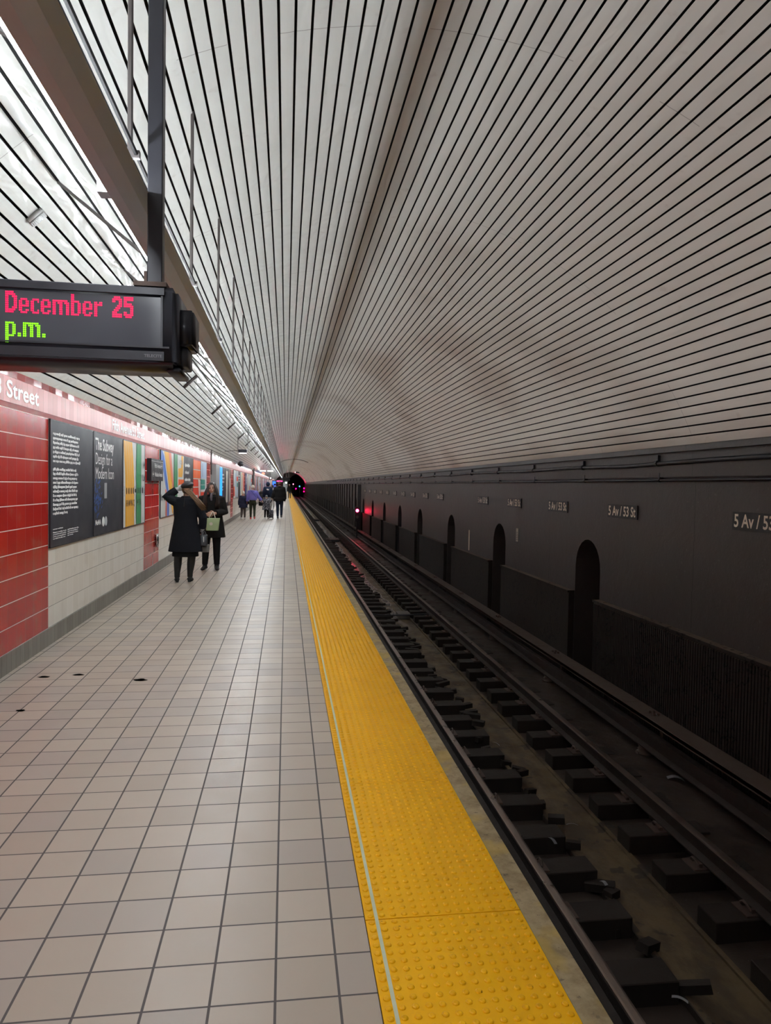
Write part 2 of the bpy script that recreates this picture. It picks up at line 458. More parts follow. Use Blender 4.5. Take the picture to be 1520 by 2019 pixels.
# ------------------------------------------------------------------ SETTING: right hand wall
wr = bpy.data.objects.new('wall_right', None); C.objects.link(wr); struct(wr)
NW = .86; NICHE = [9.93, 14.31, 18.67, 23.18, 27.4] + [31.8 + 4.39 * k for k in range(16)]
XBN, ZBN = 4.33, .085
bm = nb()
ZT = 2.16
def niche_wall(bm, x, y0, y1, ys, z0, z1, hw, top):
    """flat wall at x with arched openings (round heads)"""
    yy = y0
    for c in ys:
        a, b = c - hw, c + hw
        quad(bm, (x, yy, z0), (x, a, z0), (x, a, z1), (x, yy, z1))
        spr = top - hw; n = 12
        pts = [(c - hw * math.cos(PI * k / n), spr + hw * math.sin(PI * k / n)) for k in range(n + 1)]
        for k in range(n):
            p, q = pts[k], pts[k + 1]
            quad(bm, (x, p[0], p[1]), (x, q[0], q[1]), (x, q[0], z1), (x, p[0], z1))
        # reveal
        full = [(a, z0)] + pts + [(b, z0)]
        for k in range(len(full) - 1):
            p, q = full[k], full[k + 1]
            quad(bm, (x, p[0], p[1]), (x, q[0], q[1]), (x + .75, q[0], q[1]), (x + .75, p[0], p[1]))
        quad(bm, (x + .75, a, z0), (x + .75, b, z0), (x + .75, b, top), (x + .75, a, top))
        yy = b
    quad(bm, (x, yy, z0), (x, y1, z0), (x, y1, z1), (x, yy, z1))
niche_wall(bm, XR, YA, YB, NICHE, ZB, ZT, NW / 2, .905)
bmesh.ops.remove_doubles(bm, verts=bm.verts, dist=1e-4)
obj('upper_wall', bm, M_BLK, wr)
bm = nb(); bx(bm, XR - .045, XR + .02, YA, YB, 1.80, 2.10); bx(bm, 4.295, XR + .02, YA, YB, 2.08, 2.17)
obj('cornice', bm, M_BLK, wr)
# bench wall segments between the niches, with a dusty coping
yy = YA
for i, c in enumerate(NICHE):
    a, b = yy, c - NW / 2 - .02
    bm = nb(); bx(bm, XBN, XR + .02, a, b, ZB, ZBN - .03); bx(bm, XBN - .02, XR + .01, a, b + .01, ZBN - .03, ZBN)
    if i == 0:
        k = a
        while k < b - .04: bx(bm, XBN - .011, XBN, k, k + .026, ZB, ZBN - .05); k += .046
    obj('bench_wall', bm, M_BENCH, wr); yy = c + NW / 2 + .02
bm = nb(); bx(bm, XBN, XR + .02, yy, YB, ZB, ZBN); obj('bench_wall', bm, M_BENCH, wr)
# pilasters of the far half
bm = nb(); k = 45.0
while k < YB:
    bx(bm, XR - .09, XR, k, k + .35, ZB, 1.75); k += 2.13
obj('pilasters', bm, M_BLK, wr)
# conduits along the wall with clamps
def run(z, r, label, x=XR - .06, wav=.0):
    t = thing('wall_conduit', label, 'conduit')
    bm = nb(); pts = []
    for k in range(90):
        y = -3 + k * 1.95; pts.append((x, y, z + wav * math.sin(y * 1.3) + wav * .7 * math.sin(y * .47)))
    tube(bm, pts, r, 8); obj('pipe', bm, M_BLKMET, t, True)
    bm = nb(); tube(bm, [(0, -.02, 0), (0, .02, 0)], r * 1.5, 8); bx(bm, -.01, .06, -.015, .015, r, r + .07)
    c = obj('clamp', bm, M_BLKMET, t); c.location = (x, 1.5, z)
    for k in range(1, 36):
        d = c.copy(); C.objects.link(d); d.location = (x, 1.5 + k * 2.13, z)
run(1.965, .026, 'thicker sagging cable run along the top of the black wall', XR - .07, .012)
run(1.765, .016, 'thin straight conduit below the thicker cable on the black wall', XR - .04)

# ------------------------------------------------------------------ far end of the station and the running tunnel
bm = nb()
def endwall(bm, y, cx, r, zs, x0, x1, z0, z1):
    n = 24
    pts = [(cx - r * math.cos(PI * k / n), zs + r * math.sin(PI * k / n)) for k in range(n + 1)]
    for k in range(n):
        p, q = pts[k], pts[k + 1]; quad(bm, (p[0], y, p[1]), (q[0], y, q[1]), (q[0], y, z1), (p[0], y, z1))
    quad(bm, (x0, y, z0), (cx - r, y, z0), (cx - r, y, z1), (x0, y, z1))
    quad(bm, (cx + r, y, z0), (x1, y, z0), (x1, y, z1), (cx + r, y, z1))
    full = [(cx - r, ZB)] + pts + [(cx + r, ZB)]
    for k in range(len(full) - 1):
        p, q = full[k], full[k + 1]
        quad(bm, (p[0], y, p[1]), (q[0], y, q[1]), (q[0], y + 80, q[1]), (p[0], y + 80, p[1]))
endwall(bm, YB, 2.55, 2.05, 1.95, -3.2, 5.5, ZB, 4.9)
M_END = pm('grey_tunnel_concrete', (.17, .155, .15), .8, 0, .2, 2)
obj('wall_far', bm, M_END)['kind'] = 'structure'
bm = nb(); bx(bm, -3.2, 5.6, 249, 249.3, ZB, 5.5); struct(obj('wall_tunnel_end', bm, M_DARK))
bm = nb(); bx(bm, -3.2, 5.6, YA - .3, YA, ZB, 5.5); struct(obj('wall_behind_viewer', bm, pm('behind_concrete', (.35, .32, .30), .8)))

# ------------------------------------------------------------------ tactile strip
tact = thing('tactile_strip', 'yellow tactile warning strip with truncated domes along the platform edge', 'tactile paving', (0, 0, 0))
PL = 1.232
def tactile_panel(segs):
    bm = nb(); bx(bm, XE0, XE1, .002, PL - .004, -.014, 0.0)
    nx, ny = 14, 28; sx = (XE1 - XE0) / nx; sy = PL / ny
    for i in range(nx):
        for j in range(ny):
            cx, cy = XE0 + sx * (i + .5), sy * (j + .5)
            r0, r1, h = .0125, .0072, .0052
            R = [[bm.verts.new((cx + r * math.cos(2 * PI * k / segs), cy + r * math.sin(2 * PI * k / segs), z)) for k in range(segs)]
                 for r, z in ((r0, 0), (r0 * .88, h * .62), (r1, h))]
            for q in range(2):
                for k in range(segs): bm.faces.new((R[q][k], R[q][(k + 1) % segs], R[q + 1][(k + 1) % segs], R[q + 1][k]))
            bm.faces.new(R[2])
    return bm
hi = obj('panel', tactile_panel(10), M_YEL, tact); lo = obj('panel', tactile_panel(6), M_YEL, tact)
for p_ in (hi, lo):
    for f in p_.data.polygons: f.use_smooth = False
base_y = 2.606 - 3 * PL
hi.location.y = base_y
for k in range(1, 9):
    d = hi.copy(); C.objects.link(d); d.location.y = base_y + k * PL
lo.location.y = base_y + 9 * PL
for k in range(10, 100):
    d = lo.copy(); C.objects.link(d); d.location.y = base_y + k * PL
bm = nb(); bx(bm, XE0, XE1, base_y + 100 * PL, YB, -.014, .001)
far = obj('panel', bm, M_YEL, tact); far['kind'] = 'stuff'
bm = nb(); bx(bm, .353, .366, YA, YB, 0, .0022)
o = obj('glow_line', bm, pm('pale_green_tape', (.55, .60, .44), .5, 0, .15, 20), tact); o['label'] = 'pale green luminous line'

# ------------------------------------------------------------------ track
RT = -1.17
def rail(x, label, shine=True):
    t = thing('running_rail', label, 'rail', (x, 0, 0), 0, 'running rails of the track')
    bm = nb()
    prof = [(-.070, RT - .150), (.070, RT - .150), (.070, RT - .138), (.012, RT - .118), (.010, RT - .045), (.034, RT - .034), (.036, RT - .012),
            (-.036, RT - .012), (-.034, RT - .034), (-.010, RT - .045), (-.012, RT - .118), (-.070, RT - .138)]
    prism(bm, prof, YA, 245); obj('rail_web', bm, M_RAIL, t)
    bm = nb(); prism(bm, [(-.036, RT - .012), (.036, RT - .012), (.031, RT - .001), (.018, RT + .001), (-.018, RT + .001), (-.031, RT - .001)], YA, 245)
    obj('rail_head', bm, M_RAILTOP, t)
rail(1.885, 'running rail closest to the platform edge'); rail(3.386, 'running rail on the far side of the track, beside the third rail')
def sleeper(name, x0, x1, xr):
    """short timber block under one rail with its plate and spikes; origin at the rail"""
    t = thing('sleeper_block', name, 'sleeper')
    bm = nb(); bx(bm, x0 - xr, x1 - xr, -.115, .115, ZB - .01, -1.332); bmesh.ops.bevel(bm, geom=bm.edges[:], offset=.006, segments=1, affect='EDGES')
    obj('timber', bm, M_TIE, t)
    bm = nb(); bx(bm, -.17, .17, -.09, .09, -1.332, -1.320)
    for s in (-1, 1):
        for q in (-.05, .05): bx(bm, s * .10 - .014, s * .10 + .014, q - .014, q + .014, -1.32, -1.292)
        tube(bm, [(s * .115, -.06, -1.305), (s * .125, -.02, -1.275), (s * .125, .02, -1.275), (s * .115, .06, -1.305)], .009, 6)
    obj('tie_plate', bm, M_RUST, t)
    return t
GR = 'sleeper blocks under the rails'
LL = 'dark timber sleeper block under the rail beside the platform'
LR = 'dark timber sleeper block under the far rail of the track'
tl = sleeper(LL, 1.43, 2.44, 1.885); tr = sleeper(LR, 2.97, 3.72, 3.386)
tl['group'] = 'sleeper blocks on the platform side'; tr['group'] = 'sleeper blocks on the third rail side'
SP = .6035; Y0 = 4.553 - 3 * SP
tl.location = (1.885, Y0 + .1, 0); tr.location = (3.386, Y0, 0)
for k in range(1, 150):
    j1, j2 = random.uniform(-.03, .03), random.uniform(-.03, .03)
    a = dup(tl, (1.885 + j1, Y0 + .1 + k * SP + j2, random.uniform(-.012, .004))); b = dup(tr, (3.386 + j2 * .6, Y0 + k * SP + j1 * .7, random.uniform(-.01, .004)))
    a.rotation_euler.z = random.uniform(-.03, .03); b.rotation_euler.z = random.uniform(-.02, .02)
for x0, x1, nm in ((1.43, 2.44, 'sleeper blocks on the platform side, dwindling into the distance'), (2.97, 3.72, 'sleeper blocks on the third rail side, dwindling into the distance')):
    bm = nb()
    for k in range(150, 290): bx(bm, x0, x1, Y0 + k * SP - .115, Y0 + k * SP + .115, ZB, -1.332)
    tag(obj('sleeper_block', bm, M_TIE), nm, 'sleeper', None, 'stuff')
# loose planks and rubble at the sleeper ends beside the trough
random.seed(11)
bm = nb()
for k in range(130):
    y = 3.3 + k * .27 + random.uniform(-.1, .1); x = random.uniform(2.32, 2.52); L = random.uniform(.10, .26)
    M = Matrix.Translation((x, y, ZB + random.uniform(.04, .13))) @ Matrix.Rotation(random.uniform(-.6, .6), 4, 'Z') @ Matrix.Rotation(random.uniform(-.25, .25), 4, 'Y')
    bx(bm, -L / 2, L / 2, -random.uniform(.02, .05), random.uniform(.02, .05), -.03, .03, M)
tag(obj('timber_rubble', bm, M_TIE), 'broken dark timber scraps along the sleeper ends beside the middle trough', 'rubble', None, 'stuff')
# trough lining
bm = nb(); bx(bm, 2.44, 2.49, YA, 170, ZB, ZB + .05); bx(bm, 2.93, 2.97, YA, 170, ZB, ZB + .02); bx(bm, 3.47, XBN, YA, 170, ZB, -1.345); struct(obj('trim_3', bm, M_BED))
# third rail
t3 = thing('third_rail', 'third rail under its dusty brown protection board beside the black wall', 'rail', (0, 0, 0))
bm = nb(); prism(bm, [(4.08 + x, z) for x, z in ((-.07, -1.25), (.07, -1.25), (.07, -1.238), (.014, -1.215), (.012, -1.15), (.042, -1.14), (.042, -1.07), (-.042, -1.07), (-.042, -1.14), (-.012, -1.15), (-.014, -1.215), (-.07, -1.238))], YA, 245)
obj('conductor_rail', bm, M_RAIL, t3)
y = YA; k = 0
while y < 168 and k < 58:
    bm = nb(); bx(bm, 4.03, 4.275, y, y + 2.98, -.935, -.900); bx(bm, 4.03, 4.05, y, y + 2.98, -.95, -.895)
    o = obj('protection_board', bm, M_COVER, t3); y += 2.99; k += 1
bm = nb()
bx(bm, 4.10, 4.30, -.03, .03, -.96, -.935); bx(bm, 4.275, 4.30, -.03, .03, -1.34, -.935); bx(bm, 3.98, 4.30, -.03, .03, -1.345, -1.32)
for q in (-.05, .05):
    for x in (4.15, 4.2): bx(bm, x - .012, x + .012, q - .012, q + .012, -.90, -.875)
br = obj('bracket', bm, M_RUST, t3); br.location.y = 1.5
bm = nb(); loft(bm, [(4.07, 0, z - 1.345, r, r) for z, r in ((0, .09), (.02, .09), (.035, .06), (.055, .075), (.07, .055), (.095, .07))], 12)
ins = obj('insulator', bm, pm('dusty_porcelain', (.09, .065, .05), .6), t3, True); ins.location.y = 1.5
for k in range(1, 50):
    d = br.copy(); C.objects.link(d); d.location.y = 1.5 + k * 2.99; d = ins.copy(); C.objects.link(d); d.location.y = 1.5 + k * 2.99
# bits between the rails
bm = nb(); tube(bm, [(1.95, 16.06, -1.3), (2.2, 16.06, -1.32), (2.7, 16.06, -1.33), (3.3, 16.04, -1.3)], .018, 6)
tag(obj('cross_bond_cable', bm, M_BLKMET), 'black cable crossing the trough between the two rails', 'cable')
bm = nb(); bx(bm, 2.66, 2.93, 16.4, 16.8, -1.49, -1.37); bmesh.ops.bevel(bm, geom=bm.edges[:], offset=.012, segments=1, affect='EDGES'); bx(bm, 2.65, 2.94, 16.39, 16.81, -1.37, -1.36)
tag(obj('junction_box', bm, pm('grey_iron_box', (.16, .14, .13), .6, .2)), 'small grey metal box in the trough just behind the crossing cable', 'box')
for y, x, l in ((39.5, 2.6, 'nearer dark drain box in the trough, far down the track'), (62.0, 2.55, 'farther dark drain box in the trough, near the tunnel mouth')):
    t = thing('drain_box', l, 'drain', (x, y, ZB))
    bm = nb(); bx(bm, -.34, .34, -.5, .5, 0, .12); obj('body', bm, M_BLKMET, t)
    bm = nb(); bx(bm, -.36, .36, -.5, .9, .12, .14); obj('lid', bm, M_RUST, t)

# ------------------------------------------------------------------ wayside signal
def signal(y, x, z, label, hot=True):
    t = thing('track_signal', label, 'signal', (x, y, 0))
    bm = nb(); bx(bm, -.04, .04, -.04, .04, ZB, z - .6); bx(bm, -.12, .12, -.1, .1, ZB, ZB + .05); obj('post', bm, M_BLKMET, t)
    bm = nb(); bx(bm, -.13, .13, -.09, .12, z - .62, z + .22); bmesh.ops.bevel(bm, geom=bm.edges[:], offset=.02, segments=2, affect='EDGES'); hs = obj('housing', bm, M_BLKMET, t)
    for dz, on in ((0, True), (-.36, False)):
        bm = nb(); bmesh.ops.create_cone(bm, segments=20, radius1=.085, radius2=.085, depth=.02, cap_ends=True, matrix=Matrix.Translation((0, -.10, z + dz)) @ Matrix.Rotation(PI / 2, 4, 'X'))
        o = obj('lens', bm, em('red_signal_light', (1.0, .012, .06), 60) if on else pm('unlit_lens', (.22, .18, .18), .2), hs)
        o['label'] = 'lit red lens' if on else 'unlit grey lens'
        bm = nb(); tube(bm, [(.0 + .1 * math.cos(a), -.12, z + dz + .1 * math.sin(a)) for a in [PI * i / 8 for i in range(9)]], .008, 5); tube(bm, [(.0 + .1 * math.cos(a), -.2, z + dz + .1 * math.sin(a)) for a in [PI * i / 8 for i in range(9)]], .006, 5)
        obj('visor', bm, M_BLKMET, hs)
    return t
s1 = signal(40.2, 4.02, .22, 'track signal showing one bright red light in front of the black wall')
# cable drops by the signal
bm = nb()
for k in range(5): tube(bm, [(4.22, 40.6 + k * .35, ZB), (4.24, 40.6 + k * .35, .4), (4.25, 40.7 + k * .33, 1.7)], .03, 6)
tag(obj('cable_drop', bm, M_BLKMET), 'bundle of black cables running down the wall behind the red signal', 'cable')

# ------------------------------------------------------------------ light fixtures
def fixture():
    t = thing('strip_light', 'grey strip light with bare fluorescent tube, hung in the row over the platform', 'light fixture', (0, 0, 0), 0, 'strip lights in the row over the platform')
    L = 1.88
    inner = [(-.575, 2.820), (-.612, 2.800), (-.665, 2.788), (-.712, 2.792)]
    outer = [(-.718, 2.788), (-.668, 2.781), (-.609, 2.793), (-.569, 2.816)]
    bm = nb(); prism(bm, inner + outer, 0, L); sh = obj('shield', bm, M_GREYMETAL, t)
    bm = nb(); tube(bm, [(-.752, .045, 2.842), (-.752, L - .045, 2.842)], .0105, 8); obj('tube', bm, M_TUBE, t, True)
    bm = nb(); bx(bm, -.765, -.725, 0, .035, 2.80, 2.858); bx(bm, -.765, -.725, L - .035, L, 2.80, 2.858)
    obj('lampholder', bm, M_GREYMETAL, sh)
    bm = nb(); tube(bm, [(-.645, 0, 2.80), (-.645, 0, 4.10)], .011, 6); bx(bm, -.656, -.606, -.012, .012, 2.955, 2.985); obj('hanger_rod', bm, M_ROD, t)
    bm = nb(); tube(bm, [(-.76, .93, 2.85), (-1.47, 1.82, 3.55)], .010, 6); obj('brace_rod', bm, M_ROD, t)
    bm = nb(); tube(bm, [(-.62, .002, 2.972), (-.62, L - .002, 2.972)], .0095, 6); obj('conduit', bm, M_DARK, t)
    return t
fx = fixture(); FY = 3.06 - 1.88 * 3
fx.location.y = FY
for k in range(1, 88): dup(fx, (0, FY + 1.88 * k, 0))

# ------------------------------------------------------------------ LED sign
led = thing('countdown_sign', 'black hanging electronic sign with red and green dot matrix text', 'sign', (-.565, 3.05, 2.44))
def rbox(bm, x0, x1, y0, y1, z0, z1, b, seg=3):
    t = nb(); bx(t, x0, x1, y0, y1, z0, z1); bmesh.ops.bevel(t, geom=t.edges[:], offset=b, segments=seg, affect='EDGES')
    me = bpy.data.meshes.new('q'); t.to_mesh(me); t.free(); bm.from_mesh(me); bpy.data.meshes.remove(me)
X0, X1 = -1.10, .115     # relative to the post
bm = nb(); rbox(bm, X0, X1, -.02, .31, -.325, 0, .022); case = obj('case', bm, M_BLKPLA, led, True)
bm = nb(); bx(bm, X0 + .03, X1 - .065, -.024, -.018, -.248, -.048); scr = obj('screen', bm, M_SCREEN, case)
bm = nb(); bx(bm, X0 + .02, X1 - .03, -.030, -.016, -.254, -.247); bx(bm, X1 - .064, X1 - .056, -.028, -.016, -.25, -.03); bx(bm, X0, X1 - .05, -.036, -.016, -.040, -.012); bx(bm, X0, X1 - .05, -.032, -.016, -.305, -.268)
obj('bezel', bm, M_BLKMET, case)
bm = nb(); rbox(bm, X1 - .02, X1 + .055, .05, .26, -.225, -.075, .008, 2); rbox(bm, X1 - .02, X1 + .03, .08, .23, -.31, -.225, .006, 1); rbox(bm, X1 - .05, X1 + .01, .03, .28, -.345, -.32, .008, 1)
obj('side_housing', bm, M_BLKMET, led, True)
bm = nb(); rbox(bm, -.008, .052, -.01, .05, 0, 1.62, .004, 1); obj('post', bm, M_BLKMET, led)
bm = nb(); bx(bm, -.06, .07, -.015, .09, 0, .018); bx(bm, -.02, -.008, -.01, .06, .018, .06); obj('post_bracket', bm, M_RUST, led)
xf(tb := text_bm('TELECITE', .016, .0004, 1.05), MW_F(X1 - .128, -.0335, -.292)); obj('maker_lettering', tb, pm('grey_print', (.16, .16, .18), .5), case)
FONT = {
 'D': ["XXXXX..", "XXXXXX.", "XX..XXX", "XX...XX", "XX...XX", "XX...XX", "XX...XX", "XX..XXX", "XXXXXX.", "XXXXX.."],
 'e': ["......", "......", "......", ".XXXX.", "XX..XX", "XX..XX", "XXXXXX", "XX....", "XX..XX", ".XXXX."],
 'c': [".....", ".....", ".....", ".XXXX", "XX..X", "XX...", "XX...", "XX...", "XX..X", ".XXXX"],
 'm': ["..........", "..........", "..........", "XXXXXXXXX.", "XX.XXX.XXX", "XX..XX..XX", "XX..XX..XX", "XX..XX..XX", "XX..XX..XX", "XX..XX..XX"],
 'b': ["XX....", "XX....", "XX....", "XXXXX.", "XX..XX", "XX..XX", "XX..XX", "XX..XX", "XX..XX", "XXXXX."],
 'r': [".....", ".....", ".....", "XX.XX", "XXXXX", "XX...", "XX...", "XX...", "XX...", "XX..."],
 '2': [".XXXX.", "XXXXXX", "XX..XX", "....XX", "...XXX", "..XXX.", ".XXX..", "XXX...", "XXXXXX", "XXXXXX"],
 '5': ["XXXXXX", "XXXXXX", "XX....", "XXXXX.", "XXXXXX", "....XX", "....XX", "XX..XX", "XXXXXX", ".XXXX."],
 'p': ["......", "......", "......", "XXXXX.", "XX..XX", "XX..XX", "XX..XX", "XX..XX", "XX..XX", "XXXXX.", "XX....", "XX....", "XX...."],
 '.': ["..", "..", "..", "..", "..", "..", "..", "..", "XX", "XX"], ' ': ["...."] * 10}
def led_text(txt, x, z, pitch, mat, label, px=.0064):
    bm = nb(); cx = x
    for ch in txt:
        g = FONT[ch]
        for r_, row in enumerate(g):
            for c_, q in enumerate(row):
                if q == 'X':
                    bmesh.ops.create_cone(bm, segments=8, radius1=pitch * .47, radius2=pitch * .30, depth=.002, cap_ends=True,
                        matrix=Matrix.Translation((cx + c_ * px, -.0255, z - r_ * pitch)) @ Matrix.Diagonal((px / pitch, 1, 1, 1)) @ Matrix.Rotation(PI / 2, 4, 'X'))
        cx += (len(g[0]) + 1) * px
    o = obj('text_line', bm, mat, scr); o['label'] = label
led_text('December 25', -.543, -.056, .0086, em('led_red', (1.0, .0, .065), 1.35), 'red dot matrix line reading December 25', .00635)
led_text('p.m.', -.543, -.152, .0083, em('led_green', (.22, 1.0, .0), 1.2), 'green dot matrix line reading p.m.', .0066)

# ------------------------------------------------------------------ sensors on the vault
def onv(a, y, off=0): x, z = vault(a, CR - off); return Vector((x, y, z))
def sensor(y, label, mat, first=False):
    a = 133.7; p = onv(a, y, .0)
    t = thing('vault_speaker', label, 'speaker', p); t.rotation_euler = (0, -math.radians(a - 90), 0)
    bm = nb(); w_, d_ = (.065, .04) if first else (.15, .05); rbox(bm, -w_, w_, -d_, d_, -.045, -.004, .008, 2); obj('body', bm, mat, t, True)
    bm = nb()
    for k in range(9): bx(bm, w_ * (-.87 + k * .2), w_ * (-.79 + k * .2), -d_ * .8, d_ * .8, -.047, -.045)
    obj('grille', bm, M_BLKMET if not first else M_GREYMETAL, t)
    return t
sensor(5.04, 'bright silver box set across the ceiling slats, closest to the viewer', pm('bright_aluminium', (.55, .55, .54), .4, .3), True)
ords = ['largest and nearest', 'second nearest', 'third nearest', 'fourth nearest', 'fifth nearest', 'sixth nearest', 'seventh nearest', 'eighth nearest', 'ninth nearest', 'tenth nearest', 'eleventh nearest', 'twelfth nearest', 'thirteenth nearest', 'fourteenth nearest']
M_SPK = pm('brown_speaker', (.060, .045, .042), .6)
sp0 = sensor(12.65, 'largest and nearest of the dark flat speakers in a row across the ceiling slats', M_SPK); sp0['group'] = 'dark speakers across the ceiling slats'
sensor(8.0, 'dark flat speaker on the ceiling slats hidden behind the electronic sign', M_SPK)
for k in range(1, 14): dup(sp0, onv(133.7, 12.65 + 4.66 * k), ords[k] + ' of the dark flat speakers in a row across the ceiling slats')

# ------------------------------------------------------------------ wall signs '5 Av / 53 St'
def avsign(y, label, first=None):
    if first is not None: return dup(first, (XR - .004, y, 1.362), label)
    t = thing('wall_name_plate', label, 'sign', (XR - .004, y, 1.362), 0, 'black name plates reading 5 Av / 53 St')
    bm = nb(); bx(bm, -.012, 0, -.415, .415, -.095, .085); pl = obj('plate', bm, pm('sign_black', (.012, .012, .016), .5), t)
    tb = text_bm('5 Av / 53 St', .18, .0035); mx = max(v.co.x for v in tb.verts); mn = min(v.co.x for v in tb.verts)
    for v in tb.verts: v.co.x = (v.co.x - mn) * .76 / (mx - mn)
    xf(tb, MW_R(-.0135, .385, -.062)); obj('lettering', tb, M_CREAM, pl)
    return t
SY = [6.10, 8.87, 11.12, 13.36, 15.59, 20.1, 22.28, 24.56, 26.63, 28.71, 30.83, 33.0, 35.2, 37.4, 39.7]
nth = ['partly cut off by the right edge of the picture', 'second', 'third', 'fourth', 'fifth', 'sixth', 'seventh', 'eighth', 'ninth', 'tenth', 'eleventh', 'twelfth', 'thirteenth', 'fourteenth', 'fifteenth']
f0 = avsign(SY[0], 'black name plate reading 5 Av / 53 St, nearest, cut off by the picture edge')
for i in range(1, len(SY)): avsign(SY[i], 'black name plate reading 5 Av / 53 St, ' + nth[i] + ' counting from the nearest', f0)
bm = nb(); bx(bm, XR - .012, XR, 16.72, 16.78, .12, .61); tag(obj('marker_stripe', bm, M_CREAM), 'narrow white vertical marker stripe painted on the black wall', 'marker')
t = thing('wall_notice', 'small pale vertical notice on the black wall beside a niche', 'notice', (XR, 13.15, 0))
bm = nb(); bx(bm, -.01, 0, -.06, .06, .62, .87); obj('sheet', bm, pm('yellowed_paper', (.42, .38, .32), .7), t)
bm = nb()
for k in range(5): bx(bm, -.012, -.01, -.04, .04, .65 + k * .035, .662 + k * .035)
obj('printing', bm, M_BLKMET, t)

# ------------------------------------------------------------------ posters on the left wall
PC = {'black': (.035, .036, .046), 'orange': (.85, .42, .03), 'green': (.02, .24, .09), 'red': (.72, .045, .015), 'dorange': (.85, .13, .01), 'blue': (.03, .16, .62),
      'white': (.62, .63, .62), 'grey': (.33, .34, .36), 'lblue': (.42, .55, .72), 'teal': (.02, .25, .20), 'text': (.80, .80, .79), 'ltgreen': (.15, .50, .25), 'cream': (.62, .58, .50),
      'salmon': (.80, .22, .14), 'yellow': (.85, .55, .10), 'brown': (.20, .10, .06), 'navy': (.03, .06, .22), 'lgrey': (.5, .52, .54)}
def pmat(c):
    n = 'print_' + c
    if n not in MATS: pm(n, PC[c], .42, 0, .03, 1.5, 0, .35)
    return MATS[n]
class Poster:
    def __init__(s, y0, y1, z0, z1, bg, label, group=None, cat='poster'):
        s.y0, s.y1, s.z0, s.z1 = y0, y1, z0, z1; s.k = 0
        s.t = thing('wall_poster', label, cat, (XW + .002, (y0 + y1) / 2, z0), 0, group)
        bm = nb(); bx(bm, 0, .014, y0 - s.t.location.y + .006, y1 - s.t.location.y - .006, 0, z1 - z0)
        s.pan = obj('panel', bm, pmat(bg), s.t)
        bm = nb(); h = z1 - z0; a, b = y0 - s.t.location.y, y1 - s.t.location.y
        for q in ((a, a + .012, 0, h), (b - .012, b, 0, h), (a, b, 0, .012), (a, b, h - .012, h)): bx(bm, 0, .018, *q)
        obj('frame', bm, M_BLKMET, s.t)
    def P(s, u, v): return (s.y0 + (s.y1 - s.y0) * u - s.t.location.y, (s.z1 - s.z0) * v)
    def poly(s, pts, c, name='printed_shape', lab=None):
        s.k += 1; x = .0145 + .0005 * s.k; bm = nb()
        f = [bm.verts.new((x, *s.P(u, v))) for u, v in pts]; g = [bm.verts.new((.014, *s.P(u, v))) for u, v in pts]
        bm.faces.new(f); n = len(pts)
        for i in range(n): bm.faces.new((f[i], g[i], g[(i + 1) % n], f[(i + 1) % n]))
        o = obj(name, bm, pmat(c), s.pan)
        if lab: o['label'] = lab
    def rect(s, u0, u1, v0, v1, c, name='printed_shape'): s.poly([(u0, v0), (u1, v0), (u1, v1), (u0, v1)], c, name)
    def band(s, pts, w, c, name='route_line'):
        """thick line through (u,v) points, w in units of u"""
        s.k += 1; x = .0145 + .0005 * s.k; bm = nb(); L = []; R = []
        for i, (u, v) in enumerate(pts):
            L.append(bm.verts.new((x, *s.P(max(0.008, min(.992, u - w / 2)), v)))); R.append(bm.verts.new((x, *s.P(max(0.008, min(.992, u + w / 2)), v))))
        for i in range(len(pts) - 1): bm.faces.new((L[i], R[i], R[i + 1], L[i + 1]))
        obj(name, bm, pmat(c), s.pan)
    def text(s, txt, u, v, size, c='text', bold=0.0, wid=None, name='lettering'):
        s.k += 1; tb = text_bm(txt, size, bold)
        if wid:
            mx = max(q.co.x for q in tb.verts)
            for q in tb.verts: q.co.x *= wid * (s.y1 - s.y0) / mx
        y, z = s.P(u, v); xf(tb, MW_L(.0148 + .0005 * s.k, y, z)); obj(name, tb, pmat(c), s.pan)
    def greek(s, u0, v0, dv, lines, size, c='text'):
        """small print too fine to read: rows of short strokes of letter height"""
        s.k += 1; bm = nb(); x = .0145 + .0005 * s.k; h = size
        for i, wd in enumerate(lines):
            u = u0; v = v0 - i * dv
            while u < u0 + wd:
                L = random.choice((.010, .013, .016, .02)); e = random.choice((1.0, 1.0, 1.0, 1.45)); d = random.choice((0, 0, 0, .4))
                y, z = s.P(u, v); y2, _ = s.P(min(u + L, u0 + wd), v)
                bx(bm, .014, x, y, y2, z - h * d * .7, z + h * e); u += L + random.choice((.0035, .0035, .0035, .012))
        obj('small_print', bm, pmat(c), s.pan)
random.seed(3)
ZP0, ZP1 = .965, 2.245
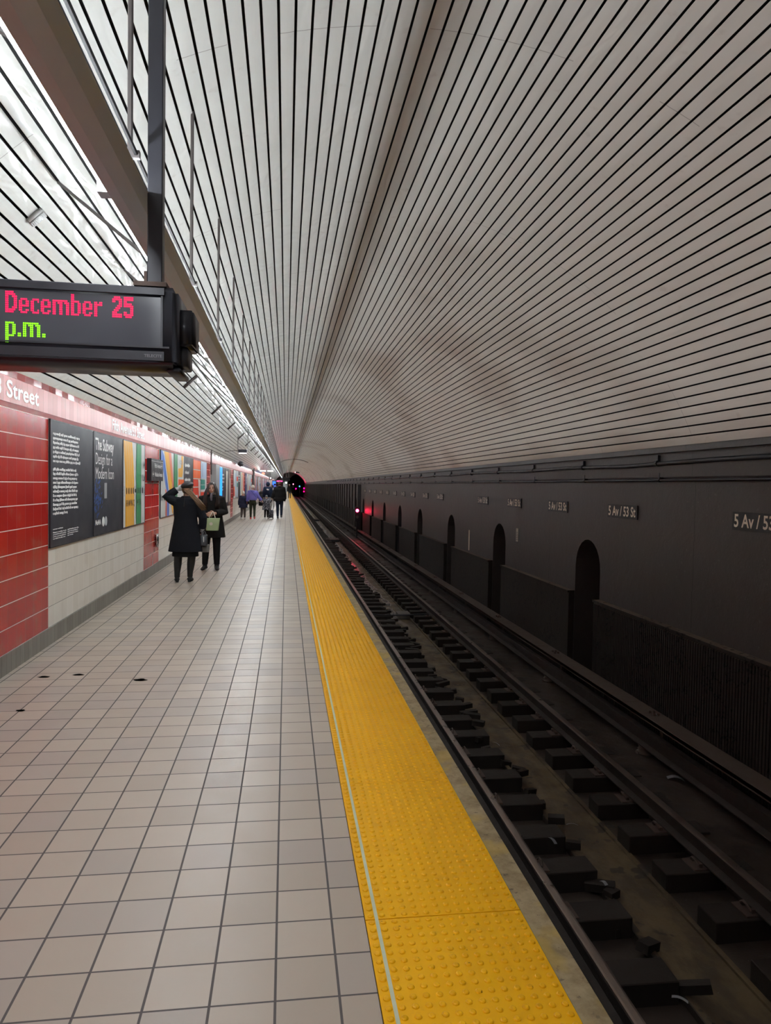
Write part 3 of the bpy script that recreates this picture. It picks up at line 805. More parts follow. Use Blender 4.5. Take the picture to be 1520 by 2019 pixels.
# bay one
p = Poster(7.40, 8.975, ZP0, ZP1, 'black', 'black text poster with long white paragraphs, nearest poster on the wall')
p.greek(.055, .885, .0358, [.58, .545, .57, .56, .58, .555, .60], .0195)
p.greek(.055, .605, .0348, [.50, .55, .52, .55, .51, .54, .51, .535, .52, .55, .30], .0195)
p.greek(.055, .140, .0165, [.20], .0065); p.greek(.055, .114, .0165, [.27, .27, .26, .25], .0065); p.greek(.36, .118, .0165, [.25, .23, .24, .12], .0065)
p = Poster(8.995, 10.54, ZP0, ZP1, 'black', 'black poster titled The Subway Design for a Modern Icon')
p.text('The Subway', .05, .83, .205, bold=.0045, wid=.60); p.text('Design for a', .05, .69, .205, wid=.55); p.text('Modern Icon', .05, .55, .205, wid=.60)
p.text('MoMA', .05, .105, .085, bold=.004, wid=.17)
def disc(p, u, v, r, c, flat=1.0, name='printed_disc'):
    n = 20; du = r / (p.y1 - p.y0); dv = r / (p.z1 - p.z0)
    p.poly([(u + du * flat * math.cos(2 * PI * k / n), v + dv * math.sin(2 * PI * k / n)) for k in range(n)], c, name)
disc(p, .30, .125, .062, 'text'); disc(p, .385, .125, .060, 'lgrey')
random.seed(5); bm = nb()
for k in range(60):
    u = .015 + abs(random.gauss(.10, .06)); v = .35 + random.gauss(0, .075); y, z = p.P(min(u, .3), v)
    a = random.uniform(.5, 1.2); L = random.uniform(.012, .04)
    q = Vector((0, math.cos(a), math.sin(a))); r_ = Vector((0, -math.sin(a), math.cos(a))) * .0036
    c0 = Vector((.0165 + k * .00002, y, z)); bm.faces.new([bm.verts.new(c0 + m) for m in (-q * L + r_ * -1, q * L - r_, q * L + r_, -q * L + r_)])
obj('blue_scrawl', bm, pmat('blue'), p.pan)
p.rect(.33, .41, .355, .51, 'grey', 'sticker')
def arc(u0, v0, u1, v1, n=10, bend=1.0):
    return [(u0 + (u1 - u0) * (math.sin(PI / 2 * k / n) if bend > 0 else k / n), v0 + (v1 - v0) * k / n) for k in range(n + 1)]
p = Poster(10.56, 12.14, ZP0, ZP1, 'white', 'transit map poster with orange and green route bands')
def fan(p, c, c2, base, top, w, n, ub, vb):
    p.band([(ub, .012), (ub, vb)] + [(ub - (ub - top) * (k / 12) ** 1.9, vb + (.988 - vb) * k / 12) for k in range(1, 13)], w, c)
    for i in range(1, n):
        o_ = -w / 2 + w * i / n
        p.band([(ub + o_, .012), (ub + o_, vb)] + [(ub + o_ - (ub - top) * (k / 12) ** 1.9, vb + (.988 - vb) * k / 12) for k in range(1, 13)], .008, c2)
fan(p, 'orange', 'cream', 0, .18, .37, 4, .28, .42)
p.rect(.0, .98, .36, .475, 'lgrey', 'station_bar')
fan(p, 'orange', 'cream', 0, .18, .37, 4, .28, .42)
p.band([(.68, .012), (.68, .988)], .24, 'green')
for k in (.64, .72): p.band([(k, .012), (k, .988)], .018, 'ltgreen')
for u in (.14, .235, .33, .42, .60, .68, .76, .86): disc(p, u, .42, .048, 'black', .55, 'station_dot')
disc(p, .52, .42, .03, 'black', .9, 'station_dot')
p.text('R W N Q', .11, .245, .13, 'black', .002, .36); p.text('4 5 6', .58, .245, .13, 'black', .002, .2)
p.text('14', .84, .70, .15, 'black', .002, .12); p.text('Un', .83, .54, .15, 'black', .002, .15); p.text('L', .91, .385, .11, 'black', .002, .05)
# bay two
p = Poster(13.62, 15.18, ZP0, ZP1, 'white', 'map poster with diagonal blue, orange and red route lines')
p.band([(.10, .012), (.62, .012)], .0, 'white')
for off, c in ((0.0, 'blue'),):
    p.band([(.0, .93), (.20, .93), (.20, .93)], .0, c)
p.poly([(.008, .988), (.12, .988), (.24, .92), (.58, .38), (.62, .33), (.62, .012), (.46, .012), (.46, .34), (.42, .40), (.17, .72), (.008, .74)], 'blue')
p.band([(.50, .012), (.50, .33), (.14, .84), (.008, .86)], .02, 'lblue')
p.poly([(.26, .988), (.56, .988), (.80, .62), (.96, .22), (.96, .012), (.88, .05), (.72, .32), (.45, .70)], 'orange')
p.band([(.92, .1), (.74, .46), (.34, .988)], .02, 'yellow')
p.poly([(.56, .988), (.76, .988), (.97, .50), (.97, .38), (.80, .60)], 'salmon')
p.band([(.40, .012), (.40, .34), (.36, .42)], .10, 'salmon'); p.text('h S', .02, .26, .16, 'black', .003, .30)
p = Poster(15.20, 16.66, ZP0, ZP1, 'white', 'map poster with green stripes, orange blocks and a red band')
p.band([(.17, .012), (.17, .988)], .33, 'green')
for k in (.12, .22): p.band([(k, .012), (k, .988)], .02, 'ltgreen')
p.poly([(.42, .62), (.42, .76), (.70, .78), (.72, .988), (.90, .988), (.88, .70), (.80, .62)], 'orange'); p.rect(.42, .99, .43, .58, 'dorange'); p.rect(.42, .85, .14, .27, 'orange')
p.text('105', .46, .84, .13, 'grey', .002, .36)
p = Poster(16.68, 18.22, ZP0, ZP1, 'black', 'dark grey poster with short white text lines, behind the woman in a cap')
p.greek(.08, .82, .13, [.55, .45, .62], .05); p.greek(.08, .42, .08, [.40, .45], .035)
p = Poster(18.24, 19.83, ZP0, ZP1, 'red', 'mostly red map poster with thin white dividing lines')
p.rect(.02, .98, .60, .97, 'dorange'); 
for v in (.78, .60, .43): p.rect(.02, .98, v, v + .018, 'white')
p.poly([(.66, .60), (.98, .58), (.98, .14), (.86, .14)], 'white'); p.rect(.06, .62, .12, .28, 'white'); p.band([(.96, .14), (.80, .55)], .03, 'dorange')
p = Poster(19.85, 21.31, ZP0, ZP1, 'white', 'map poster of pale blue above teal and red blocks')
p.rect(.03, .97, .62, .98, 'lblue'); p.band([(.30, .66), (.30, .95)], .05, 'navy'); p.rect(.03, .72, .38, .60, 'teal'); p.rect(.03, .72, .478, .49, 'white'); p.rect(.03, .85, .10, .33, 'red'); p.rect(.03, .85, .21, .225, 'white')
# bay three: information cabinet and posters
cab = thing('information_screen', 'tall grey wall cabinet with a glowing bright blue screen', 'screen', (XW, 23.6, 0))
bm = nb(); rbox(bm, 0, .16, -.95, .20, .55, 2.23, .01, 1); obj('cabinet', bm, pm('grey_cabinet', (.32, .33, .34), .5, .2), cab)
bm = nb(); rbox(bm, 0, .17, .20, 1.08, .9, 2.20, .01, 1); obj('screen_frame', bm, M_GREYMETAL, cab)
bm = nb(); bx(bm, .17, .175, .24, 1.04, 1.0, 2.16); obj('screen', bm, em('blue_screen', (.0, .26, 1.0), 1.1), cab)
xf(tb := text_bm('D', .30, .004), MW_L(.177, .42, 1.80)); obj('lettering', tb, pmat('navy'), cab)
p = Poster(24.75, 26.2, .85, 2.2, 'cream', 'cream poster with rows of small pictures beside the blue screen')
for k in range(5): p.rect(.12, .85, .06 + k * .19, .18 + k * .19, ('grey', 'white', 'lgrey')[k % 3])
p = Poster(26.25, 27.75, .75, 2.22, 'black', 'plain black poster with one short block of white text'); p.greek(.15, .80, .09, [.5, .6, .55], .05); p.greek(.15, .5, .07, [.3, .3], .035)
p = Poster(27.8, 29.2, .75, 2.22, 'black', 'black poster with a single tall cream panel'); p.rect(.25, .80, .10, .93, 'cream')
p = Poster(29.25, 30.55, .75, 2.22, 'brown', 'brown poster with two tall pale strips'); p.rect(.2, .4, .08, .92, 'grey'); p.rect(.55, .85, .1, .75, 'cream')
# farther bays
def mini(y0, y1, k, label):
    p = Poster(y0, y1, ZP0, ZP1, ('white', 'lgrey', 'black', 'white', 'salmon', 'navy', 'cream', 'grey')[k % 8], label)
    if k % 8 == 0: p.rect(.05, .5, .08, .36, 'red'); p.rect(.05, .5, .30, .42, 'dorange'); p.rect(.6, .95, .3, .9, 'lblue')
    elif k % 8 == 1: p.rect(.3, .9, .62, .78, 'red'); p.rect(.4, .9, .40, .55, 'teal'); p.rect(.45, .8, .05, .3, 'lblue')
    elif k % 8 == 2: p.greek(.15, .8, .1, [.6, .5, .6], .05)
    elif k % 8 == 3: p.band([(.25, .02), (.3, .98)], .2, 'lblue'); p.band([(.8, .02), (.7, .98)], .2, 'yellow')
    elif k % 8 == 4: p.rect(.1, .4, .1, .9, 'white')
    elif k % 8 == 5: p.greek(.2, .85, .07, [.5, .6, .4, .5, .6, .5], .04)
    elif k % 8 == 6: p.rect(.3, .7, .1, .8, 'grey')
    else: p.rect(.1, .9, .2, .9, 'white')
desc = ['white map poster with red and orange blocks low on the left', 'pale map poster with a red block above a teal block', 'black text poster', 'white map poster with a pale blue and a yellow line',
        'salmon poster with one white stripe', 'navy text poster', 'cream poster with a grey middle panel', 'grey poster with a large white sheet']
bn = ['past the blue screen'] + ['in the %s bay' % q for q in ('fifth', 'sixth', 'seventh', 'eighth', 'ninth', 'tenth', 'eleventh', 'twelfth')]
k = 0
for bi, (a, b) in enumerate(bays[3:12]):
    n = 5; w_ = (b - a - .1) / n
    for i in range(n):
        mini(a + .05 + i * w_, a + .03 + (i + 1) * w_, k, desc[k % 8] + ' ' + bn[bi]); k += 1

# sign on the pier
t = thing('exit_direction_sign', 'black sign on the red pier pointing to Fifth Avenue and Madison Avenue', 'sign', (XW, 12.95, 1.85))
bm = nb(); bx(bm, 0, .075, -.56, .58, -.19, .19); obj('board', bm, M_BLKMET, t)
bm = nb(); bx(bm, .075, .077, -.55, .57, .145, .152); obj('white_rule', bm, M_WHITEP, t)
for s_, y, z, w_ in (('Fifth Avenue', -.28, .04, .62), ('Madison Avenue', -.25, -.11, .74)):
    tb = text_bm(s_, .105, .002); mx = max(v.co.x for v in tb.verts)
    for v in tb.verts: v.co.x *= w_ / mx
    xf(tb, MW_L(.077, y, z)); obj('lettering', tb, M_WHITEP, t)
def arrow(y, z, d):
    bm = nb(); q = lambda a, b: (.0775, y + d * a, z + b)
    for pl in ([(-.06, -.008), (.05, -.008), (.05, .008), (-.06, .008)], [(.06, 0), (.005, .05), (-.012, .036), (.03, 0)], [(.06, 0), (.03, 0), (-.012, -.036), (.005, -.05)]):
        bm.faces.new([bm.verts.new(q(*v)) for v in pl])
    obj('arrow', bm, M_WHITEP, t)
arrow(.43, .075, 1); arrow(-.40, -.075, -1)
t = thing('call_plate', 'small chrome plate low on the red pier', 'plate', (XW, 13.24, .59))
bm = nb(); rbox(bm, 0, .05, -.05, .05, -.12, .12, .012, 2); obj('plate', bm, pm('brushed_chrome', (.55, .53, .52), .25, .9), t, True)
bm = nb(); bx(bm, .05, .056, -.02, .02, -.06, .06); obj('slot', bm, M_BLKMET, t)
# vertical pipes on the wall
for y, l in ((22.25, 'dark vertical pipe at the edge of the red pier before the blue screen'), (50.6, 'dark vertical pipe on the tiled wall far down the platform')):
    t = thing('wall_pipe', l, 'pipe', (XW + .05, y, 0))
    bm = nb(); tube(bm, [(0, 0, .4 if y > 40 else 1.9), (0, 0, 2.75)], .022 if y < 40 else .09, 8); obj('pipe', bm, M_ROD, t, True)
    bm = nb(); tube(bm, [(0, 0, 2.2), (0, 0, 2.26)], .032 if y < 40 else .11, 8); tube(bm, [(0, 0, 2.52), (0, 0, 2.58)], .032 if y < 40 else .11, 8); obj('coupling', bm, M_ROD, t)

# ------------------------------------------------------------------ hanging things far down
t = thing('hanging_sign_box', 'small dark sign box hung on two rods with a conduit from the wall', 'sign', (-1.56, 26, 2.80))
bm = nb(); rbox(bm, -.15, .16, -.05, .05, -.055, .06, .006, 1); obj('box', bm, M_BLKMET, t)
bm = nb(); bx(bm, -.13, .14, -.052, .052, -.085, -.055); o = obj('underside_reflection', bm, em('white_reflection_glow', (1, .97, .95), 1.2), t)  # glowing strip stands in for white reflected on the sign's underside
for x, l in ((-.165, .60), (.19, .88)):
    bm = nb(); tube(bm, [(x, 0, 0), (x, 0, l)], .014, 6); tube(bm, [(x, 0, l - .03), (x, 0, l)], .03, 6); obj('rod', bm, M_ROD, t)
bm = nb(); tube(bm, [(-.15, 0, .03), (-.72, 0, -.03)], .012, 6); obj('conduit', bm, M_ROD, t)
t = thing('loudspeaker_horn', 'round dark loudspeaker at the top of the tiled wall', 'loudspeaker', (-2.12, 34, 2.56))
bm = nb(); loft(bm, [(0, 0, z, r, r) for z, r in ((0, .13), (.03, .13), (.10, .07), (.2, .045))], 16)
xf(bm, Matrix.Rotation(PI / 2, 4, 'X')); obj('horn', bm, M_BLKMET, t, True)
bm = nb(); bx(bm, -.16, 0, -.12, -.06, -.03, .03); obj('bracket', bm, M_ROD, t)
t = thing('hanging_lamp_pair', 'pair of white fluorescent lamps hung crosswise under the vault far away', 'light fixture', (-1.62, 60, 2.73))
for x in (-.30, .30):
    bm = nb(); rbox(bm, x - .24, x + .24, -.06, .06, -.05, .05, .01, 1); obj('lamp', bm, em('far_lamp', (1.0, .97, .90), 2.2), t)
bm = nb(); bx(bm, -.06, .06, -.04, .04, -.04, .04); obj('holder', bm, M_BLKMET, t)
for x in (-.5, .3):
    bm = nb(); tube(bm, [(x, 0, .05), (x, 0, .75)], .02, 6); obj('rod', bm, M_ROD, t)
t = thing('warning_lamp', 'small orange red lamp hanging near the tiled wall far away', 'lamp', (-1.83, 58, 2.47))
bm = nb(); ell(bm, (0, 0, 0), (.12, .12, .10)); obj('glass', bm, em('orange_lamp', (1.0, .20, .12), 1.6), t, True)
bm = nb(); tube(bm, [(0, 0, .1), (0, 0, .70)], .015, 6); obj('rod', bm, M_ROD, t)
t = thing('round_symbol_sign', 'black hanging sign with a white round symbol far down the platform', 'sign', (-1.6, 75, 2.24))
bm = nb(); bx(bm, -.16, .16, -.04, .04, -.14, .14); obj('board', bm, M_BLKMET, t)
bm = nb(); bmesh.ops.create_cone(bm, segments=18, radius1=.085, radius2=.085, depth=.01, cap_ends=True, matrix=Matrix.Translation((0, -.045, .02)) @ Matrix.Rotation(PI / 2, 4, 'X')); obj('symbol', bm, em('lit_white', (1, .9, .85), 1.2), t)
bm = nb(); tube(bm, [(0, 0, .14), (0, 0, 1.2)], .02, 6); obj('rod', bm, M_ROD, t)
t = thing('far_countdown_sign', 'distant hanging sign with a glowing pink text line', 'sign', (-.75, 90, 2.02))
bm = nb(); rbox(bm, -.55, .55, -.12, .12, -.16, .17, .02, 1); obj('case', bm, M_BLKMET, t)
bm = nb(); bx(bm, -.42, .30, -.125, -.12, -.06, .06); obj('text_line', bm, em('pink_led', (1.0, .03, .22), 2.0), t)
bm = nb(); tube(bm, [(0, 0, .17), (0, 0, 1.9)], .03, 6); obj('post', bm, M_BLKMET, t)
t = thing('information_totem', 'bright blue information screen beyond the walking group', 'screen', (-1.45, 88, 0))
bm = nb(); rbox(bm, -.24, .24, -.06, .06, 0, 2.1, .02, 1); obj('case', bm, M_BLKMET, t)
bm = nb(); bx(bm, -.19, .19, -.066, -.06, 1.25, 1.98); obj('screen', bm, em('blue_screen_far', (.02, .12, 1.0), 1.6), t)
t = thing('hanging_equipment_box', 'large dark box hung under the vault near the far tunnel mouth', 'box', (-.05, 100, 2.36))
bm = nb(); rbox(bm, -.52, .55, -.3, .3, -.22, .22, .02, 1); obj('case', bm, M_BLKMET, t)
for x in (-.4, .4):
    bm = nb(); tube(bm, [(x, 0, .2), (x, 0, 1.85)], .025, 6); obj('rod', bm, M_ROD, t)
t = thing('end_lamp', 'bright white lamp at the far end of the platform', 'lamp', (.0, 122, 1.92))
bm = nb(); ell(bm, (0, 0, 0), (.12, .12, .12)); obj('globe', bm, em('end_white', (.9, .97, 1.0), 9), t, True)
bm = nb(); tube(bm, [(0, 0, .1), (0, 0, 2.375)], .02, 6); obj('rod', bm, M_ROD, t)
t = thing('vault_light_sign', 'small black sign box high above the tunnel mouth, lit at its left end', 'sign', (2.2, 140, 4.02))
bm = nb(); rbox(bm, -.4, .4, -.1, .1, -.12, .12, .02, 1); obj('case', bm, M_BLKMET, t)
bm = nb(); bx(bm, -.52, -.41, -.1, .1, -.11, .11); obj('lamp', bm, em('pinkish_lamp', (1, .6, .6), 3), t)
# small walls / cabinet at platform end
bm = nb(); bx(bm, -.6, .3, 150, 151, 0, 2.6); struct(obj('wall_end_room', bm, pm('pale_block', (.45, .50, .54), .5)))
# tunnel signals
def tsig(x, y, z, col, s, label, r=.12, power=0):
    t = thing('tunnel_signal', label, 'signal', (x, y, z))
    bm = nb(); rbox(bm, -.2, .2, 0, .2, -.5, .3, .02, 1); obj('housing', bm, M_BLKMET, t)
    bm = nb(); bmesh.ops.create_cone(bm, segments=16, radius1=r, radius2=r, depth=.03, cap_ends=True, matrix=Matrix.Translation((0, -.02, 0)) @ Matrix.Rotation(PI / 2, 4, 'X')); obj('lens', bm, em('sig_%s' % label[:12].replace(' ', '_'), col, s), t)
    bm = nb(); bx(bm, -.04, .04, .05, .12, *((ZB - z, -.5) if z < 2 else (.3, .64))); obj('post', bm, M_BLKMET, t)
    if power:
        l = bpy.data.lights.new('added_red_spot', 'SPOT'); l.color = col; l.energy = power; l.spot_size = 1.6; l.shadow_soft_size = .1
        lo_ = bpy.data.objects.new('added_red_spot', l); C.objects.link(lo_); lo_.parent = t; lo_.location = (-.25, 0, .5); lo_.rotation_euler = (PI, .12, 0)  # added spot, apart from the lens, aimed up to redden the slats
tsig(2.36, 172, .65, (1.0, .0, .05), 45, 'bright red light low in the middle of the tunnel mouth', .13)
tsig(3.19, 171, 1.22, (.02, .25, 1.0), 14, 'small blue light inside the tunnel mouth', .11)
tsig(4.0, 160, .80, (1.0, .0, .12), 12, 'upper pink red light at the right of the tunnel mouth', .13, 900)
tsig(3.96, 159, .12, (1.0, .0, .08), 10, 'lower red light at the right of the tunnel mouth', .13)
tsig(1.70, 172, 1.72, (1.0, .12, .3), 10, 'pale pink light high left in the tunnel mouth', .12)
bm = nb(); bx(bm, -.2, .2, -.02, .02, -.35, .35); o = obj('tunnel_board', bm, pm('grey_board', (.4, .4, .45), .6)); o.location = (1.68, 173, 1.25); tag(o, 'small pale board below the pink light in the tunnel mouth', 'board')

# ------------------------------------------------------------------ litter
def paper(name, x, y, z, w_, l_, rz, mat, label, curl=.012):
    bm = nb(); n = 6
    v = [[bm.verts.new((w_ * (j / 1 - .5), l_ * (i / n - .5), curl * math.sin(PI * i / n) + .004)) for j in (0, 1)] for i in range(n + 1)]
    for i in range(n): bm.faces.new((v[i][0], v[i][1], v[i + 1][1], v[i + 1][0]))
    bmesh.ops.solidify(bm, geom=bm.faces[:], thickness=.003)
    o = obj(name, bm, mat); o.location = (x, y, z); o.rotation_euler = (0.08, .12, rz); tag(o, label, 'litter')
M_LIT = pm('dull_white_paper', (.42, .42, .46), .7)
paper('paper_scrap', 4.03 + .0, 6.75, -1.343 + .0, .10, .17, 1.2, M_LIT, 'crumpled white paper scrap lying beside the third rail', .03)
paper('paper_scrap', 2.31, 3.75, -1.325, .03, .09, 1.0, M_LIT, 'small pale scrap on a sleeper near the bottom of the picture')
paper('paper_scrap', 2.26, 5.62, -1.325, .03, .10, .2, M_LIT, 'thin white scrap standing on a sleeper by the near rail')
paper('paper_scrap', 2.68, 6.2, ZB, .012, .11, 1.5, M_LIT, 'thin pale straw lying in the trough')
paper('paper_scrap', 2.58, 8.3, ZB, .012, .12, .6, M_LIT, 'short pale stick in the trough nearer the niches')
paper('paper_scrap', 4.18, 7.45, -.90, .05, .06, .4, M_LIT, 'little white crumb on the protection board')
paper('paper_scrap', 2.41, 4.97, -1.33, .035, .06, .4, M_LIT, 'pale crumpled bit among the broken timbers')
for i, (x, y, r) in enumerate(((-1.98, 6.2, .03), (-1.72, 6.25, .028), (-1.18, 6.05, .035), (-1.85, 5.3, .022))):
    bm = nb(); n = 12
    bm.faces.new([bm.verts.new((x + r * (1 + .25 * math.sin(k * 2.3 + i)) * math.cos(2 * PI * k / n) * 1.5, y + r * (1 + .2 * math.cos(k * 1.7 + i)) * math.sin(2 * PI * k / n), .0012)) for k in range(n)])
    bmesh.ops.solidify(bm, geom=bm.faces[:], thickness=.001)
    tag(obj('floor_stain', bm, pm('old_gum', (.05, .045, .042), .7)), ['dark gum spot on the tiles, leftmost near the wall base', 'dark gum spot just right of the leftmost one', 'larger dark gum spot standing alone in the middle of the tiles', 'small dark gum spot nearest the viewer'][i], 'stain')
# ------------------------------------------------------------------ people
SKIN = pm('skin_light', (.56, .33, .24), .5, 0, .08, 12)
def cloth(name, col, rough=.85, fold=.35, var=.18):
    if name in MATS: return MATS[name]
    t = NT(name); f = t.noise(7, 4, .6, dist=.6)
    lo = tuple(c * (1 - var) for c in col); hi = tuple(c * (1 + var) for c in col)
    nr = t.bump(f, fold, .03); nr = t.bump(t.noise(240, 2), .12, .001, nr)
    MATS[name] = t.out(t.mix(f, lo, hi), rough, 0, nr, .2); return MATS[name]
def V(*a): return Vector(a)
def hand(bm, w, d, thumb, palm, s=1.0, curl=.5, grow=0.0, inward=True):
    """w wrist, d direction of the fingers, thumb = side the thumb is on, palm = where the palm faces"""
    d = d.normalized(); palm = (palm - d * palm.dot(d)).normalized(); thumb = (thumb - d * thumb.dot(d) - palm * thumb.dot(palm)).normalized()
    tube(bm, [w - d * .03 * s, w, w + d * .03 * s, w + d * .065 * s, w + d * .088 * s], [r * s + grow for r in (.024, .027, .036, .041, .036)], 12, True, .48, palm)
    for off, L, a0 in ((.030, .066, .0), (.0105, .076, .0), (-.0095, .070, .04), (-.029, .055, .08)):
        b = w + d * (.080 - abs(off) * .12) * s + thumb * off * s; ang = curl * .45 + a0; pts = [b - d * .015 * s, b]; p = b
        for k, fr in enumerate((.45, .32, .25)):
            p = p + (d * math.cos(ang) + palm * math.sin(ang)) * (L * fr * s); pts.append(p); ang += curl * .8
        tube(bm, pts, [(.0088) * s + grow, .0088 * s + grow, .0082 * s + grow, .0075 * s + grow, .0062 * s + grow], 8)
    b = w + d * .018 * s + thumb * .022 * s
    tube(bm, [b, b + (thumb * .022 + d * .014 + palm * .006) * s, b + (thumb * .036 + d * .036 + palm * .014 * (1 + curl)) * s, b + (thumb * .038 + d * .057 + palm * .022 * (1 + curl)) * s],
         [.012 * s + grow, .0115 * s + grow, .0095 * s + grow, .0075 * s + grow], 8)
POSE = dict(neck=V(0, 0, 1.45), head=V(0, .012, 1.585), shL=V(-.165, 0, 1.385), elL=V(-.225, -.02, 1.11), haL=V(-.235, .05, .87), shR=V(.165, 0, 1.385), elR=V(.225, -.02, 1.11), haR=V(.235, .05, .87),
            hipL=V(-.085, 0, .90), knL=V(-.095, .015, .49), anL=V(-.10, -.01, .085), hipR=V(.085, 0, .90), knR=V(.095, .015, .49), anR=V(.10, -.01, .085), toeL=V(0, 1, 0), toeR=V(0, 1, 0))
def person(label, loc, rz, H, pose=None, jacket=None, jlen=.80, jw=1.0, flare=1.0, puff=0.0, trousers=None, shoes=None, skin=None, voxel=.010, boot=0.0, legw=1.0, group=None, handcurl=.5, thumbs=None, sole=None):
    s = H / 1.70; P = {k: (v * s if not k.startswith('toe') else v) for k, v in {**POSE, **(pose or {})}.items()}
    t = thing('person', label, 'person', loc, rz, group)
    skin = skin or SKIN
    bm = nb()
    hc = P['head']
    ell(bm, hc + V(0, -.006, .012) * s, (.075 * s, .092 * s, .100 * s), 24, 16)
    ell(bm, hc + V(0, .022, -.045) * s, (.056 * s, .062 * s, .068 * s), 20, 12)
    ell(bm, hc + V(0, .088, -.018) * s, (.012 * s, .016 * s, .022 * s), 10, 8)       # nose
    tube(bm, [hc + V(0, .086, .012) * s, hc + V(0, .096, -.020) * s], [.007 * s, .011 * s], 8)
    tube(bm, [hc + V(-.020, .076, -.052) * s, hc + V(0, .083, -.050) * s, hc + V(.020, .076, -.052) * s], .0075 * s, 8)
    for q in (-1, 1):
        ell(bm, hc + V(q * .076, -.004, -.01) * s, (.010 * s, .017 * s, .030 * s), 10, 8)
        ell(bm, hc + V(q * .036, .060, -.030) * s, (.022 * s, .018 * s, .020 * s), 10, 8)
        tube(bm, [hc + V(q * .014, .083, .020) * s, hc + V(q * .032, .082, .024) * s, hc + V(q * .052, .068, .018) * s], .008 * s, 8)
    tube(bm, [P['neck'] - V(0, 0, .05) * s, P['neck'] + V(0, .0, .02) * s, hc - V(0, .005, .05) * s], [.062 * s, .052 * s, .050 * s], 14)
    nx = (P['shL'].x + P['shR'].x) / 2
    tor = [(.82, .10, .09, 0), (.90, .165, .115, 0), (1.0, .150, .105, 0), (1.08, .135, .095, .2), (1.2, .150, .105, .5), (1.32, .165, .108, .9), (1.39, .14, .085, 1), (1.44, .07, .06, 1), (1.46, .05, .05, 1)]
    loft(bm, [(nx * k, 0, z * s, rx * s, ry * s) for z, rx, ry, k in tor], 24)
    for q, sgn in (('L', -1), ('R', 1)):
        a, b, c = P['sh' + q], P['el' + q], P['ha' + q]
        tube(bm, [a + V(-sgn * .03, 0, 0) * s, a, (a + b) / 2, b, (b + c) / 2, c], [.05 * s, .050 * s, .044 * s, .038 * s, .034 * s, .025 * s], 12)
        d = (c - b).normalized(); th = (thumbs or {}).get(q, V(0, 1, 0)); pa = (thumbs or {}).get('p' + q, V(-sgn, 0, 0))
        hand(bm, c, (thumbs or {}).get('d' + q, d), th, pa, s, handcurl)
        a, b, c = P['hip' + q], P['kn' + q], P['an' + q]
        tube(bm, [a + V(0, 0, .03) * s, a - V(0, 0, .06) * s, (a + b) / 2, b, b * .6 + c * .4, c], [.075 * s, .085 * s, .070 * s, .055 * s, .052 * s, .036 * s], 14)
        td = P['toe' + q].normalized()
        tube(bm, [c - td * .04 * s - V(0, 0, .035) * s, c + td * .03 * s - V(0, 0, .035) * s, c + td * .11 * s - V(0, 0, .05) * s, c + td * .16 * s - V(0, 0, .056) * s], [.034 * s, .038 * s, .034 * s, .020 * s], 10, True, .75)
    body = bake(obj('body', bm, skin, t), voxel * .62 if voxel < .008 else voxel, 2)
    if jacket:
        bm = nb(); e = .018 + puff
        R = []
        for z, rx, ry, k in ((1.455, .062, .062, 1), (1.435, .085, .075, 1), (1.405, .145 + e, .09 + e, 1), (1.32, .168 + e, .112 + e, .9), (1.2, .158 + e, .112 + e, .5), (1.08, .146 + e, .108 + e, .2), (.98, .158 + e, .115 + e, 0), (.90, .172 + e, .122 + e, 0)):
            if z > jlen + .03: R.append((nx * k, 0, z * s, rx * jw * s, ry * s))
        z0 = R[-1][2] / s; n = max(1, int((z0 - jlen) / .08)); rx0, ry0 = R[-1][3] / s, R[-1][4] / s
        for k in range(1, n + 1):
            f = k / n; R.append((R[-1][0] * .6, 0, (z0 + (jlen - z0) * f) * s, rx0 * (1 + (flare - 1) * f) * s, ry0 * (1 + (flare * .95 - 1) * f) * s))
        if puff > .02:
            R2 = []
            for i, r in enumerate(R): g = 1.05 if i % 2 else .965; R2.append((r[0], r[1], r[2], r[3] * g, r[4] * g))
            R = R2
        loft(bm, R, 28)
        for q, sgn in (('L', -1), ('R', 1)):
            a, b, c = P['sh' + q], P['el' + q], P['ha' + q]; e2 = e * .8
            c2 = c + (b - c).normalized() * .015 * s
            tube(bm, [a + V(-sgn * .05, 0, -.01) * s, a, (a + b) / 2, b, (b + c2) / 2, c2], [(.065 + e2) * s, (.060 + e2) * s, (.052 + e2) * s, (.048 + e2) * s, (.044 + e2) * s, (.037 + e2) * s], 14)
        j = bake(obj('coat' if jlen < .75 else 'jacket', bm, jacket, t), max(voxel, .007), 3)
    if trousers:
        bm = nb()
        loft(bm, [(0, 0, z * s, rx * s, ry * s) for z, rx, ry in ((.80, .09, .10), (.86, .160, .118), (.93, .168, .120), (1.02, .150, .110))], 22)
        for q in 'LR':
            a, b, c = P['hip' + q], P['kn' + q], P['an' + q]
            tube(bm, [a, a - V(0, 0, .08) * s, (a + b) / 2, b, b * .5 + c * .5, c + V(0, 0, .02) * s], [.085 * s, .096 * s, .084 * legw * s, .068 * legw * s, .062 * legw * s, (.052 * legw) * s], 16)
        bake(obj('trousers', bm, trousers, t), max(voxel, .007), 3)
